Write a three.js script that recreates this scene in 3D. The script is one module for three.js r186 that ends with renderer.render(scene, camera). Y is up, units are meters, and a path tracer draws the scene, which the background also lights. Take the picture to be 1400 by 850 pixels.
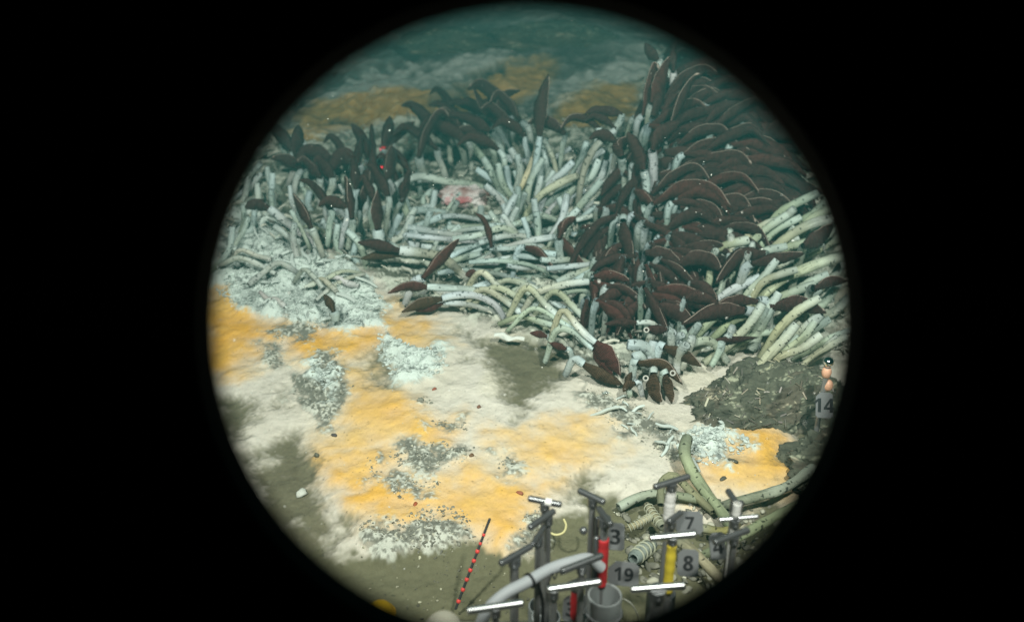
import * as THREE from 'three';
import { mergeGeometries, mergeVertices } from 'three/addons/utils/BufferGeometryUtils.js';
import { RoundedBoxGeometry } from 'three/addons/geometries/RoundedBoxGeometry.js';
import { TextGeometry } from 'three/addons/geometries/TextGeometry.js';
import { FontLoader } from 'three/addons/loaders/FontLoader.js';

// ---------------------------------------------------------------- camera, water, lamps, exposure
const scene = new THREE.Scene();
const EYE = new THREE.Vector3(0, 1.7, 0), PITCH = 26 * Math.PI / 180, FOV = 38;
const camera = new THREE.PerspectiveCamera(FOV, 1400 / 850, 0.02, 200);
camera.position.copy(EYE); camera.rotation.x = -PITCH;
camera.focus = 2.8; camera.userData.fStop = 1.75;            // the rim of the window is out of focus
scene.add(camera);
const renderer = new THREE.WebGLRenderer({ antialias: true });
renderer.toneMapping = THREE.LinearToneMapping;
renderer.toneMappingExposure = 0.58;
renderer.shadowMap.enabled = true;
scene.background = new THREE.Color().setRGB(0.0004, 0.0012, 0.0014); // no daylight on the deep sea floor
scene.fog = new THREE.FogExp2(new THREE.Color().setRGB(0.22, 0.92, 0.88), 0.027);   // sea water: takes the red out of far things
const LAMPS = [[-0.85, 2.78, -0.48, -0.45, 0.1, -3.9, 72], [0.85, 2.78, -0.48, 0.6, 0.1, -3.9, 72]];   // x, y, z, aim x, y, z, candela

// ---------------------------------------------------------------- helpers
const TAU = Math.PI * 2, V = (x, y, z) => new THREE.Vector3(x, y, z);
const clamp = (x, a = 0, b = 1) => Math.min(b, Math.max(a, x)), mix = (a, b, t) => a + (b - a) * t;
const sstep = (a, b, x) => { const t = clamp((x - a) / (b - a)); return t * t * (3 - 2 * t); };
let seed = 7;
const rnd = () => { seed = (seed + 0x6d2b79f5) | 0; let t = Math.imul(seed ^ (seed >>> 15), 1 | seed); t = (t + Math.imul(t ^ (t >>> 7), 61 | t)) ^ t; return ((t ^ (t >>> 14)) >>> 0) / 4294967296; };
const rr = (a, b) => a + (b - a) * rnd();
const hash = (x, y, z) => { let h = Math.imul(x, 374761393) ^ Math.imul(y, 668265263) ^ Math.imul(z, 2147483647); h = Math.imul(h ^ (h >>> 13), 1274126177); return ((h ^ (h >>> 16)) >>> 0) / 2147483648 - 1; };
function noise2(x, y, s = 0) {
  const ix = Math.floor(x), iy = Math.floor(y), fx = x - ix, fy = y - iy, u = fx * fx * (3 - 2 * fx), v = fy * fy * (3 - 2 * fy);
  const a = hash(ix, iy, s), b = hash(ix + 1, iy, s), c = hash(ix, iy + 1, s), d = hash(ix + 1, iy + 1, s);
  return a + (b - a) * u + (c - a) * v + (a - b - c + d) * u * v;
}
function noise3(x, y, z) {
  const iz = Math.floor(z), t = z - iz, w = t * t * (3 - 2 * t);
  return mix(noise2(x, y, iz * 7 + 3), noise2(x, y, iz * 7 + 10), w);
}
const fbm2 = (x, y, n, s = 0) => { let v = 0, a = 0.5; for (let i = 0; i < n; i++) { v += a * noise2(x, y, s + i); x = x * 2.03 + 11.3; y = y * 2.03 - 7.1; a *= 0.5; } return v; };
const fbm3 = (x, y, z, n) => { let v = 0, a = 0.5; for (let i = 0; i < n; i++) { v += a * noise3(x, y, z); x = x * 2.03 + 5.1; y = y * 2.03; z = z * 2.03 + 1.7; a *= 0.5; } return v; };

const F = 425 / Math.tan(FOV * Math.PI / 360), CP = Math.cos(PITCH), SP = Math.sin(PITCH);
function ray(px, py) { const x = (px - 700) / F, y = -(py - 425) / F; return V(x, y * CP - SP, -y * SP - CP); }   // per metre of depth along the lens axis
const pt = (px, py, depth) => ray(px, py).multiplyScalar(depth).add(EYE);
const depthOf = (p) => (p.y - EYE.y) * -SP + -(p.z - EYE.z) * CP;
function hillHeight(x, z) {                              // the lie of the land
  const s = Math.max(0, -z - 4.7);
  let h = 0.1 * s + 0.013 * s * s;
  const g = (cx, cz, sx, sz, a) => a * Math.exp(-(((x - cx) / sx) ** 2) - ((z - cz) / sz) ** 2);
  h += g(1.15, -4.55, 0.85, 0.72, 0.5) + g(1.75, -3.95, 0.5, 0.5, 0.16) + g(-0.1, -4.75, 0.9, 0.5, 0.14) + g(-1.4, -5.0, 0.6, 0.5, 0.13) + g(-1.0, -3.85, 0.6, 0.4, 0.1) + g(0.78, -4.25, 0.36, 0.42, 0.16) + g(1.15, -4.5, 0.6, 0.5, 0.06);
  h += g(0.4, -4.0, 0.5, 0.4, 0.06);
  h += 0.05 * fbm2(x * 0.9 + 3, z * 0.9, 3, 40);
  if (s > 0) { const r = 1 - Math.abs(fbm2(x * 0.55 + 9, z * 0.75, 3, 60)) * 2.2; h += clamp(s / 1.6) * 0.09 * (r - 0.4) + clamp(s / 1.2) * 0.06 * fbm2(x * 2.3, z * 2.3, 3, 71); }
  return h;
}
function at(px, py, lift = 0) {                          // where a sight line meets the ground, or a level above it
  const d = ray(px, py); let t0 = 1.0, t = 1.0;
  const f = (t) => EYE.y + d.y * t - hillHeight(d.x * t, d.z * t) - lift;
  while (t < 14 && f(t) > 0) { t0 = t; t += 0.03; }
  for (let i = 0; i < 12; i++) { const m = (t0 + t) / 2; if (f(m) > 0) t0 = m; else t = m; }
  return EYE.clone().addScaledVector(d, t);
}
const onPlane = (px, py, y) => { const d = ray(px, py); return EYE.clone().addScaledVector(d, (y - EYE.y) / d.y); };

const used = new Map();
function numbered(n) { const k = used.get(n) ?? 0; used.set(n, k + 1); return k ? n + '_' + String(k).padStart(3, '0') : n; }
function tag(o, label, category, group, kind) { if (label) o.userData.label = label; if (category) o.userData.category = category; if (group) o.userData.group = group; if (kind) o.userData.kind = kind; return o; }
function mesh(name, g, m, parent) { const o = new THREE.Mesh(g, m); o.name = parent ? name : numbered(name); o.castShadow = o.receiveShadow = true; (parent ?? scene).add(o); return o; }
function thing(name, label, category, pos, group) { const o = new THREE.Group(); o.name = numbered(name); o.position.copy(pos); scene.add(o); return tag(o, label, category, group); }
const lin = (r, g, b) => new THREE.Color().setRGB(r, g, b);
const std = (c, rough = 0.8, o = {}) => new THREE.MeshStandardMaterial({ color: c, roughness: rough, ...o });
function dataTex(w, h, fn, srgb) {
  const d = new Uint8Array(w * h * 4), c = [0, 0, 0];
  const enc = srgb ? (v) => 255 * (v <= 0.0031308 ? v * 12.92 : 1.055 * Math.pow(v, 1 / 2.4) - 0.055) : (v) => 255 * v;
  for (let y = 0, i = 0; y < h; y++) for (let x = 0; x < w; x++, i += 4) { fn((x + 0.5) / w, (y + 0.5) / h, c); d[i] = enc(clamp(c[0])); d[i + 1] = enc(clamp(c[1])); d[i + 2] = enc(clamp(c[2])); d[i + 3] = 255; }
  const t = new THREE.DataTexture(d, w, h); t.magFilter = t.minFilter = THREE.LinearFilter; t.wrapS = t.wrapT = THREE.RepeatWrapping;
  if (srgb) t.colorSpace = THREE.SRGBColorSpace; t.needsUpdate = true; return t;
}
// noise that repeats with period n
const per2 = (x, y, n, s) => { const ix = Math.floor(x), iy = Math.floor(y), fx = x - ix, fy = y - iy, u = fx * fx * (3 - 2 * fx), v = fy * fy * (3 - 2 * fy), w = (k) => ((k % n) + n) % n; const a = hash(w(ix), w(iy), s), b = hash(w(ix + 1), w(iy), s), c = hash(w(ix), w(iy + 1), s), d = hash(w(ix + 1), w(iy + 1), s); return a + (b - a) * u + (c - a) * v + (a - b - c + d) * u * v; };
const pfbm = (u, v, n, o, s) => { let t = 0, a = 0.5; for (let i = 0; i < o; i++, n *= 2, a *= 0.5) t += a * per2(u * n, v * n, n, s + i); return t; };

// ---------------------------------------------------------------- the sea floor: which growth lies where
const X0 = -3.3, X1 = 3.3, Z0 = -9.4, Z1 = -1.3, MW = 900, MH = 1100;
function region(polys, soft = 1) {                        // signed distance (m, inside > 0) to outlines on the ground
  const map = new Float32Array(MW * MH).fill(-9);
  for (const poly of polys) {
    const q = poly.map(([a, b]) => { const p = at(a, b); return [p.x, p.z]; });
    const xs = q.map((p) => p[0]), zs = q.map((p) => p[1]), pad = 0.35;
    const i0 = Math.max(0, Math.floor((Math.min(...xs) - pad - X0) / (X1 - X0) * MW)), i1 = Math.min(MW - 1, Math.ceil((Math.max(...xs) + pad - X0) / (X1 - X0) * MW));
    const j0 = Math.max(0, Math.floor((Math.min(...zs) - pad - Z0) / (Z1 - Z0) * MH)), j1 = Math.min(MH - 1, Math.ceil((Math.max(...zs) + pad - Z0) / (Z1 - Z0) * MH));
    for (let j = j0; j <= j1; j++) for (let i = i0; i <= i1; i++) {
      const x = X0 + (i + 0.5) / MW * (X1 - X0), z = Z0 + (j + 0.5) / MH * (Z1 - Z0);
      let d = 1e9, inside = false;
      for (let k = 0, l = q.length - 1; k < q.length; l = k++) {
        const [ax, az] = q[k], [bx, bz] = q[l], ex = bx - ax, ez = bz - az, wx = x - ax, wz = z - az, t = clamp((wx * ex + wz * ez) / (ex * ex + ez * ez));
        d = Math.min(d, (wx - ex * t) ** 2 + (wz - ez * t) ** 2);
        if ((az > z) !== (bz > z) && x < (bx - ax) * (z - az) / (bz - az) + ax) inside = !inside;
      }
      d = Math.sqrt(d) * (inside ? 1 : -1);
      const o = j * MW + i; if (d > map[o]) map[o] = d;
    }
  }
  return (x, z) => {
    const u = clamp((x - X0) / (X1 - X0) * MW - 0.5, 0, MW - 1.001), v = clamp((z - Z0) / (Z1 - Z0) * MH - 0.5, 0, MH - 1.001), i = u | 0, j = v | 0, fu = u - i, fv = v - j, o = j * MW + i;
    return mix(mix(map[o], map[o + 1], fu), mix(map[o + MW], map[o + MW + 1], fu), fv);
  };
}
const P_RUBBLE = [
  [[530, 625], [552, 612], [590, 606], [640, 610], [652, 624], [610, 636], [585, 645], [548, 640]],
  [[530, 672], [552, 660], [600, 660], [604, 668], [560, 674], [545, 686]],
  [[490, 726], [500, 708], [540, 712], [562, 706], [580, 694], [612, 694], [640, 706], [652, 730], [620, 742], [580, 746], [520, 736]],
  [[398, 520], [425, 516], [440, 478], [462, 474], [466, 500], [482, 525], [462, 560], [450, 580], [430, 560], [405, 545]],
  [[586, 574], [612, 574], [642, 580], [636, 588], [600, 586]], [[502, 628], [514, 630], [522, 655], [508, 664]],
  [[800, 525], [845, 540], [884, 556], [900, 575], [940, 605], [955, 640], [925, 640], [890, 610], [862, 590], [826, 575], [806, 550]],
  [[706, 726], [722, 698], [745, 690], [738, 704], [722, 738]], [[350, 478], [372, 478], [392, 500], [378, 508], [360, 498]],
  [[370, 455], [420, 448], [440, 460], [420, 470], [378, 470]], [[682, 624], [698, 622], [702, 640], [684, 640]], [[566, 544], [586, 543], [588, 553], [568, 554]],
];
const P_CRUST = [
  [[280, 300], [310, 276], [352, 280], [392, 312], [430, 342], [476, 366], [500, 392], [530, 415], [516, 448], [478, 450], [440, 448], [410, 446], [380, 432], [350, 428], [322, 420], [292, 398]],
  [[512, 474], [524, 452], [545, 470], [604, 480], [608, 506], [575, 518], [540, 516]],
  [[936, 592], [960, 582], [990, 586], [992, 616], [984, 640], [955, 634], [940, 618]], [[994, 606], [1018, 598], [1022, 612], [1002, 626]], [[425, 495], [455, 500], [466, 520], [445, 540]],
];
const P_SED = [
  [[300, 540], [350, 544], [388, 544], [352, 562], [318, 600], [296, 580]],
  [[345, 660], [352, 612], [400, 600], [428, 628], [438, 662], [425, 690], [445, 735], [400, 760], [360, 700]],
  [[645, 455], [690, 462], [768, 478], [768, 505], [742, 534], [706, 556], [696, 522], [666, 500], [648, 480]],
  [[498, 480], [530, 472], [540, 508], [536, 526], [516, 524]], [[782, 656], [798, 646], [816, 658], [800, 668]],
  [[1080, 600], [1110, 560], [1150, 590], [1130, 640], [1090, 660]],
];
const P_FRONT = [[[340, 720], [402, 734], [450, 742], [520, 740], [570, 750], [620, 748], [655, 736], [700, 742], [720, 736], [738, 700], [772, 692], [800, 688], [830, 684], [900, 672], [960, 700], [1040, 690], [1110, 665], [1180, 720], [1100, 868], [300, 868]]];
const P_YEL = [
  [[276, 398], [330, 412], [382, 452], [372, 468], [345, 474], [352, 500], [318, 512], [276, 500]],
  [[385, 472], [430, 452], [492, 452], [516, 462], [510, 482], [470, 478], [440, 496], [402, 484]], [[528, 424], [572, 436], [602, 466], [562, 474], [538, 462]],
  [[466, 500], [505, 496], [522, 524], [560, 552], [612, 572], [626, 590], [598, 602], [545, 612], [500, 606], [470, 610], [444, 606], [462, 584], [480, 545]],
  [[466, 676], [490, 668], [540, 672], [600, 656], [648, 640], [720, 645], [764, 648], [752, 668], [720, 700], [702, 716], [690, 742], [662, 738], [660, 712], [612, 690], [560, 704], [500, 704], [466, 700]],
  [[430, 620], [470, 606], [520, 612], [545, 646], [520, 668], [480, 666]], [[690, 592], [740, 578], [786, 578], [824, 590], [822, 612], [790, 628], [740, 618], [700, 622]],
  [[956, 644], [990, 590], [1024, 580], [1060, 606], [1094, 632], [1080, 658], [1022, 674], [968, 668]],
  [[405, 160], [430, 142], [520, 122], [585, 126], [590, 158], [500, 172], [420, 182]], [[560, 178], [600, 130], [690, 88], [752, 88], [735, 128], [660, 146], [600, 186]], [[752, 168], [770, 136], [808, 118], [874, 122], [870, 156], [820, 172]],
  [[385, 186], [440, 182], [470, 214], [400, 216]], [[300, 318], [318, 305], [340, 308], [330, 320]],
];
const P_PALE = [[[430, 140], [500, 108], [620, 78], [680, 60], [700, 78], [640, 104], [560, 124], [450, 140]], [[740, 150], [770, 112], [830, 86], [905, 80], [905, 112], [820, 116], [770, 138]], [[470, 172], [540, 162], [588, 166], [560, 178], [490, 182]]];
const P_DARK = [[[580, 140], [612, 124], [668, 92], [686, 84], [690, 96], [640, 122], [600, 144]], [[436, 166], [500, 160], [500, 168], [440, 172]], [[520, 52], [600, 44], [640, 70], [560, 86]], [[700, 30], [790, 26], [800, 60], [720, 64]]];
const P_WORM = [[[290, 320], [300, 190], [430, 190], [560, 160], [700, 150], [780, 172], [850, 176], [885, 60], [1000, 80], [1170, 240], [1175, 490], [1000, 474], [930, 520], [800, 500], [660, 440], [530, 400], [430, 340]]];
const rRub = region(P_RUBBLE), rCru = region(P_CRUST), rSed = region(P_SED), rFro = region(P_FRONT), rYel = region(P_YEL), rPal = region(P_PALE), rDar = region(P_DARK), rWor = region(P_WORM);

// colour of what lies at (x, z), and its height over the lie of the land
function floorAt(x, z, out) {
  const wx = x + 0.045 * noise2(x * 9, z * 9, 1) + 0.02 * noise2(x * 31, z * 31, 2) + 0.008 * noise2(x * 90, z * 90, 3), wz = z + 0.07 * noise2(x * 8 + 5, z * 8, 4) + 0.025 * noise2(x * 29, z * 29, 5) + 0.01 * noise2(x * 85, z * 85, 6);
  const n1 = fbm2(x * 3.1, z * 3.1, 3, 20), n2 = fbm2(x * 17, z * 17, 3, 30), n3 = noise2(x * 110, z * 110, 9), n4 = noise2(x * 230, z * 230, 10);
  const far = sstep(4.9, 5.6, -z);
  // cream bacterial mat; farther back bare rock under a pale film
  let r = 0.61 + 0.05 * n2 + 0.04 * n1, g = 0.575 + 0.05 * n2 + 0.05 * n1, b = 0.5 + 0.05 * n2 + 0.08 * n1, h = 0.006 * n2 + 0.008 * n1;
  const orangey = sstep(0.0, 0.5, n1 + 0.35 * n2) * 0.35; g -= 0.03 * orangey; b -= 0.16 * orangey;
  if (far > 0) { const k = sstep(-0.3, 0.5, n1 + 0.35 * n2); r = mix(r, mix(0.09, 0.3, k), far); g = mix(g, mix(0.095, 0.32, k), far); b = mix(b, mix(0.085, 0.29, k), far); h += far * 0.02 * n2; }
  const over = (k, cr, cg, cb) => { r = mix(r, cr, k); g = mix(g, cg, k); b = mix(b, cb, k); };
  let d = rPal(wx, wz); if (d > -0.2) over(sstep(-0.1, 0.08, d + 0.12 * n2) * 0.9, 0.55 + 0.16 * n2, 0.58 + 0.16 * n2, 0.53 + 0.16 * n2);
  const aside = sstep(0.02, 0.3, Math.abs(x + 0.05) - 0.37 * (0.45 - z));   // to either side the same growths go on in patches
  if (aside > 0) {
    const p = fbm2(x * 1.3 + 40, z * 1.3, 4, 90), q = fbm2(x * 1.1 - 17, z * 1.1, 4, 95);
    over(aside * sstep(0.02, 0.14, q + 0.1 * n2), 0.68 + 0.05 * n2, 0.38 + 0.07 * n2, 0.06 + 0.05 * n2); over(aside * sstep(0.08, 0.13, p + 0.12 * n2 + 0.03 * n3), 0.125 + 0.03 * n2, 0.115 + 0.03 * n2, 0.07 + 0.02 * n2);
    const e = sstep(-0.25, 0.4, n3 * 0.6 + n2), t = mix(0.15, 0.6, e); over(aside * sstep(0.12, 0.17, -p + 0.1 * n2 + 0.03 * n3), t * 0.9, t, t * 0.92); h += aside * 0.02 * n2;
  }
  // orange mat, thicker where it is old; far colour dulled for weaker lamplight
  d = rYel(wx, wz);
  if (d > -0.2) {
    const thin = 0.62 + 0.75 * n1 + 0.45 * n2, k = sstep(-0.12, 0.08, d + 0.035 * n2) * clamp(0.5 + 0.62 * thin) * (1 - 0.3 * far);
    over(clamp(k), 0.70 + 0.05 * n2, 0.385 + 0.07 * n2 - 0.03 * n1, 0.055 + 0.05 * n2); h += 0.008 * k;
  }
  d = rWor(wx, wz);
  if (d > -0.2) { const k = sstep(-0.06, 0.12, d + 0.1 * n2), e = sstep(0.0, 0.28, n2 + 0.25 * n3 + 0.1); over(k, mix(0.11, 0.5, e), mix(0.115, 0.52, e), mix(0.085, 0.44, e)); h += k * 0.02 * (n2 + 0.5 * n3); }
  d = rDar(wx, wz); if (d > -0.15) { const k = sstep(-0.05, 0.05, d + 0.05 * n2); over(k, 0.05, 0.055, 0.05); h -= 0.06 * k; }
  // bare grey-brown sediment, its edge frayed by the mat's filaments
  d = rSed(wx, wz);
  if (d > -0.15) { const k = sstep(-0.075, 0.06, d + 0.07 * n2 + 0.02 * n3); over(k, 0.125 + 0.03 * n2 + 0.015 * n3, 0.115 + 0.03 * n2 + 0.015 * n3, 0.07 + 0.02 * n2 + 0.01 * n3); h -= 0.022 * k; }
  d = rFro(wx, wz);
  if (d > -0.15) { const k = sstep(-0.03, 0.02, d + 0.02 * n2); over(k, 0.135 + 0.02 * n1 + 0.008 * n3, 0.13 + 0.02 * n1 + 0.008 * n3, 0.075 + 0.012 * n1 + 0.006 * n3); h -= 0.045 * sstep(-0.1, 0.1, d) + k * (0.003 * n3); }
  // rubble: grey and white crumbs
  d = rRub(wx, wz);
  if (d > -0.12) {
    const k = sstep(-0.025, 0.02, d + 0.035 * n2 + 0.015 * n3), e = sstep(-0.25, 0.55, n3 * 0.7 + n2 * 0.9 + 0.3 * n4), t = mix(0.15, 0.52, e * e);
    over(k, t, t * 1.02, t * 0.9 - 0.01); h += sstep(-0.06, 0.06, d) * (0.006 * n3 + 0.016 * n2 + 0.008);
  }
  d = rCru(wx, wz);
  if (d > -0.12) {
    const k = sstep(-0.025, 0.025, d + 0.05 * n2 + 0.015 * n3), e = sstep(-0.7, 0.0, n3 * 0.25 + n2 * 1.3 + 0.1 * n4 + 0.35 * noise2(x * 11, z * 11, 77)), t = mix(0.22, 0.66, e);
    over(k, t * 0.86, t * 0.97, t * 0.9); h += sstep(-0.07, 0.07, d) * (0.008 * n3 + 0.034 * n2 + 0.03 * noise2(x * 11, z * 11, 77) + 0.02);  // hollows darkened; the water's teal cast put into the crust colour
  }
  const speck = n4 > 0.86 && n3 > 0.2 ? 0.45 : 1;          // dark crumbs
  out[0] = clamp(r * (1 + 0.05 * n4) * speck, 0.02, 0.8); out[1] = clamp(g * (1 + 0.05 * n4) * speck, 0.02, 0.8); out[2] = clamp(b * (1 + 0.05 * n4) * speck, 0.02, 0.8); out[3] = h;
}
const groundY = (x, z) => { const o = [0, 0, 0, 0]; floorAt(x, z, o); return hillHeight(x, z) + o[3]; };
{
  const TW = 2048, TH = 2048, o = [0, 0, 0, 0];
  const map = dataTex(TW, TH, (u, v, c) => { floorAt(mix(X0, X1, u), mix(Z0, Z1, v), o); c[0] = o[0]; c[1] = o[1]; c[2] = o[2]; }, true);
  map.wrapS = map.wrapT = THREE.MirroredRepeatWrapping;
  const bump = dataTex(1024, 1024, (u, v, c) => { c[0] = c[1] = c[2] = 0.5 + 0.45 * pfbm(u, v, 24, 5, 3); });
  bump.repeat.set(6, 7.4);
  const xs = [], zs = [];
  for (let x = -60; x < X0; x = Math.min(X0, x + Math.max(0.3, (X0 - x) * 0.35))) xs.push(x);
  for (let i = 0; i <= 500; i++) xs.push(mix(X0, X1, i / 500));
  for (let x = X1 + 0.3, s = 0.3; x < 60; s *= 1.5, x += s) xs.push(x);
  for (let z = -80; z < Z0; z = Math.min(Z0, z + Math.max(0.2, (Z0 - z) * 0.3))) zs.push(z);
  for (let i = 0; i <= 560; i++) { const t = i / 560; zs.push(mix(Z0, Z1, 1 - (1 - t) * (0.72 + 0.28 * (1 - t)))); }
  for (let z = Z1 + 0.3, s = 0.3; z < 40; s *= 1.5, z += s) zs.push(z);
  const nx = xs.length, nz = zs.length, pos = new Float32Array(nx * nz * 3), uv = new Float32Array(nx * nz * 2), idx = new Uint32Array((nx - 1) * (nz - 1) * 6);
  for (let j = 0, k = 0; j < nz; j++) for (let i = 0; i < nx; i++, k++) {
    const x = xs[i], z = zs[j]; const inner = x >= X0 && x <= X1 && z >= Z0 && z <= Z1;
    const zz = Math.max(z, -12);
    pos[k * 3] = x; pos[k * 3 + 1] = inner ? groundY(x, z) : hillHeight(x, zz) + 0.1 * Math.max(0, -12 - z) ; pos[k * 3 + 2] = z; uv[k * 2] = (x - X0) / (X1 - X0); uv[k * 2 + 1] = (z - Z0) / (Z1 - Z0);
  }
  for (let j = 0, k = 0; j < nz - 1; j++) for (let i = 0; i < nx - 1; i++) { const a = j * nx + i; idx[k++] = a; idx[k++] = a + nx; idx[k++] = a + 1; idx[k++] = a + 1; idx[k++] = a + nx; idx[k++] = a + nx + 1; }
  const g = new THREE.BufferGeometry(); g.setAttribute('position', new THREE.BufferAttribute(pos, 3)); g.setAttribute('uv', new THREE.BufferAttribute(uv, 2)); g.setIndex(new THREE.BufferAttribute(idx, 1)); g.computeVertexNormals();
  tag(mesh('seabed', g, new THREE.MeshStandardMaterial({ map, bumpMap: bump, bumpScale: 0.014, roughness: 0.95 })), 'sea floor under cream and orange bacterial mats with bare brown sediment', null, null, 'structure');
}

// ---------------------------------------------------------------- the submersible: pressure hull, window, lamp bar
{
  const axis = ray(720, 439).normalize(), dist = 0.52, rimR = dist * 426 / Math.hypot(F, 20) , Rin = 1.02, Rout = 1.09;
  const centre = EYE.clone().addScaledVector(axis, dist - Math.sqrt(Rin * Rin - rimR * rimR));
  const sub = thing('submersible', 'dark round pressure hull of the submersible with its viewport open on the sea floor', 'submersible', centre);
  sub.quaternion.setFromUnitVectors(V(0, 1, 0), axis);
  const black = std(lin(0.012, 0.012, 0.013), 0.75), paint = std(lin(0.6, 0.6, 0.58), 0.5), steel = std(lin(0.02, 0.02, 0.022), 0.5, { metalness: 0.6 });
  const a0 = Math.asin(rimR / Rin), a1 = Math.asin((rimR + 0.06) / Rout), inner = [], outer = [];
  for (let i = 0; i <= 60; i++) { const t = i / 60, p = mix(Math.PI - 1e-3, a0, t); inner.push(new THREE.Vector2(Rin * Math.sin(p), Rin * Math.cos(p))); }
  for (let i = 0; i <= 60; i++) { const t = i / 60, p = mix(a1, Math.PI - 1e-3, t); outer.push(new THREE.Vector2(Rout * Math.sin(p), Rout * Math.cos(p))); }
  mesh('inner_shell', new THREE.LatheGeometry([...inner, outer[0]], 128), black, sub);
  mesh('outer_shell', new THREE.LatheGeometry(outer, 128), paint, sub);
  const ring = new THREE.TorusGeometry(rimR + 0.016, 0.013, 16, 128); ring.rotateX(Math.PI / 2); ring.translate(0, Rin * Math.cos(a0) - 0.008, 0);
  mesh('retaining_ring', ring, steel, sub);
  const pane = new THREE.CircleGeometry(rimR + 0.055, 96); pane.rotateX(-Math.PI / 2); pane.translate(0, Rin * Math.cos(a0) + 0.05, 0);
  mesh('window_pane', pane, new THREE.MeshPhysicalMaterial({ color: 0xffffff, roughness: 0, transmission: 1, thickness: 0, ior: 1.12 }), sub);
  sub.updateMatrixWorld(true);
  // lamp bar over the hull
  const inv = sub.matrixWorld.clone().invert();
  const bar = [V(-1.3, 2.93, -0.45), V(1.3, 2.93, -0.45)].map((p) => p.applyMatrix4(inv));
  const tube = (a, b, r) => new THREE.TubeGeometry(new THREE.LineCurve3(a, b), 1, r, 12);
  const legs = [-0.55, 0.55].map((x) => tube(V(x, 2.93, -0.45).applyMatrix4(inv), V(x * 0.7, 2.6, 0.15).applyMatrix4(inv), 0.025));
  mesh('lamp_bar', mergeGeometries([tube(bar[0], bar[1], 0.03), ...legs]), paint, sub);
  for (const [x, y, z, ax, ay, az, cd] of LAMPS) {
    const dir = V(ax - x, ay - y, az - z).normalize(), q = new THREE.Quaternion().setFromUnitVectors(V(0, 1, 0), dir);
    const pts = [[0.001, -0.2], [0.06, -0.19], [0.075, -0.15], [0.08, -0.05], [0.115, 0.0], [0.115, 0.015], [0.105, 0.015], [0.1, 0.0]].map(([r, h]) => new THREE.Vector2(r, h));
    const place = (g) => g.applyQuaternion(q).translate(x, y, z).applyMatrix4(inv);
    const lamp = mesh('flood_lamp', place(new THREE.LatheGeometry(pts, 40)), steel, sub);
    const lens = new THREE.CircleGeometry(0.1, 40); lens.rotateX(-Math.PI / 2); lens.translate(0, 0.004, 0);
    const l = mesh('lamp_lens', place(lens), new THREE.MeshStandardMaterial({ color: 0xffffff, emissive: lin(1, 0.97, 0.9), emissiveIntensity: 6, roughness: 0.4 }), lamp);
    const s = new THREE.SpotLight(lin(0.96, 1, 0.9), cd, 0, 45 * Math.PI / 180, 0.95, 2);
    s.name = 'flood_lamp_light'; s.position.set(x, y, z).addScaledVector(dir, 0.04); s.target.position.set(ax, ay, az); s.castShadow = true; s.shadow.radius = 5; scene.add(s, s.target);
  }
}

// ---------------------------------------------------------------- tube worms
const speckTex = dataTex(256, 1024, (u, v, c) => {       // v in 0.5 m
  const a = pfbm(u, v, 8, 4, 5), ring = 0.5 + 0.5 * Math.sin(v * TAU * 34 + 2.5 * per2(u * 4, v * 16, 16, 8)), sp = per2(u * 9, v * 90, 90 * 9, 12) + 0.6 * per2(u * 5, v * 40, 200, 14);
  let t = 0.9 + 0.26 * a - 0.03 * ring; if (sp > 0.8) t *= 0.25; if (pfbm(u, v, 6, 3, 21) > 0.2) t *= 0.74;
  c[0] = t; c[1] = t; c[2] = t * 0.97;
}, true);
const tubeBump = dataTex(128, 512, (u, v, c) => { c[0] = c[1] = c[2] = 0.5 + 0.06 * Math.sin(v * TAU * 30 + 4 * per2(u * 4, v * 16, 16, 8)) + 0.34 * pfbm(u, v, 8, 4, 5); });
const plumeBump = dataTex(256, 512, (u, v, c) => { c[0] = c[1] = c[2] = 0.5 + 0.28 * Math.sin((v * 46 + 0.5 * per2(u * 6, v * 6, 6, 1)) * TAU + 5 * u) + 0.3 * pfbm(u, v, 10, 4, 9); });
const plumeMap = dataTex(256, 512, (u, v, c) => { const t = 0.8 + 0.45 * pfbm(u, v, 6, 4, 17) + 0.2 * per2(u * 8, v * 60 + 6 * u, 800, 4) + 0.14 * per2(u * 14, v * 150, 2000, 5); c[0] = t; c[1] = t * 0.96; c[2] = t * 0.94; }, true);
const M = {
  tube: new THREE.MeshPhysicalMaterial({ vertexColors: true, map: speckTex, bumpMap: tubeBump, bumpScale: 0.004, roughness: 0.75, specularIntensity: 0.4 }),
  plume: [[0.108, 0.05, 0.043], [0.094, 0.048, 0.042], [0.135, 0.05, 0.042], [0.12, 0.078, 0.048]].map(([r, g, b]) => new THREE.MeshPhysicalMaterial({ color: lin(r, g, b), map: plumeMap, bumpMap: plumeBump, bumpScale: 0.01, roughness: 0.75, specularIntensity: 0.35 })),
  crest: std(lin(0.36, 0.29, 0.24), 0.75),
};
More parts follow.
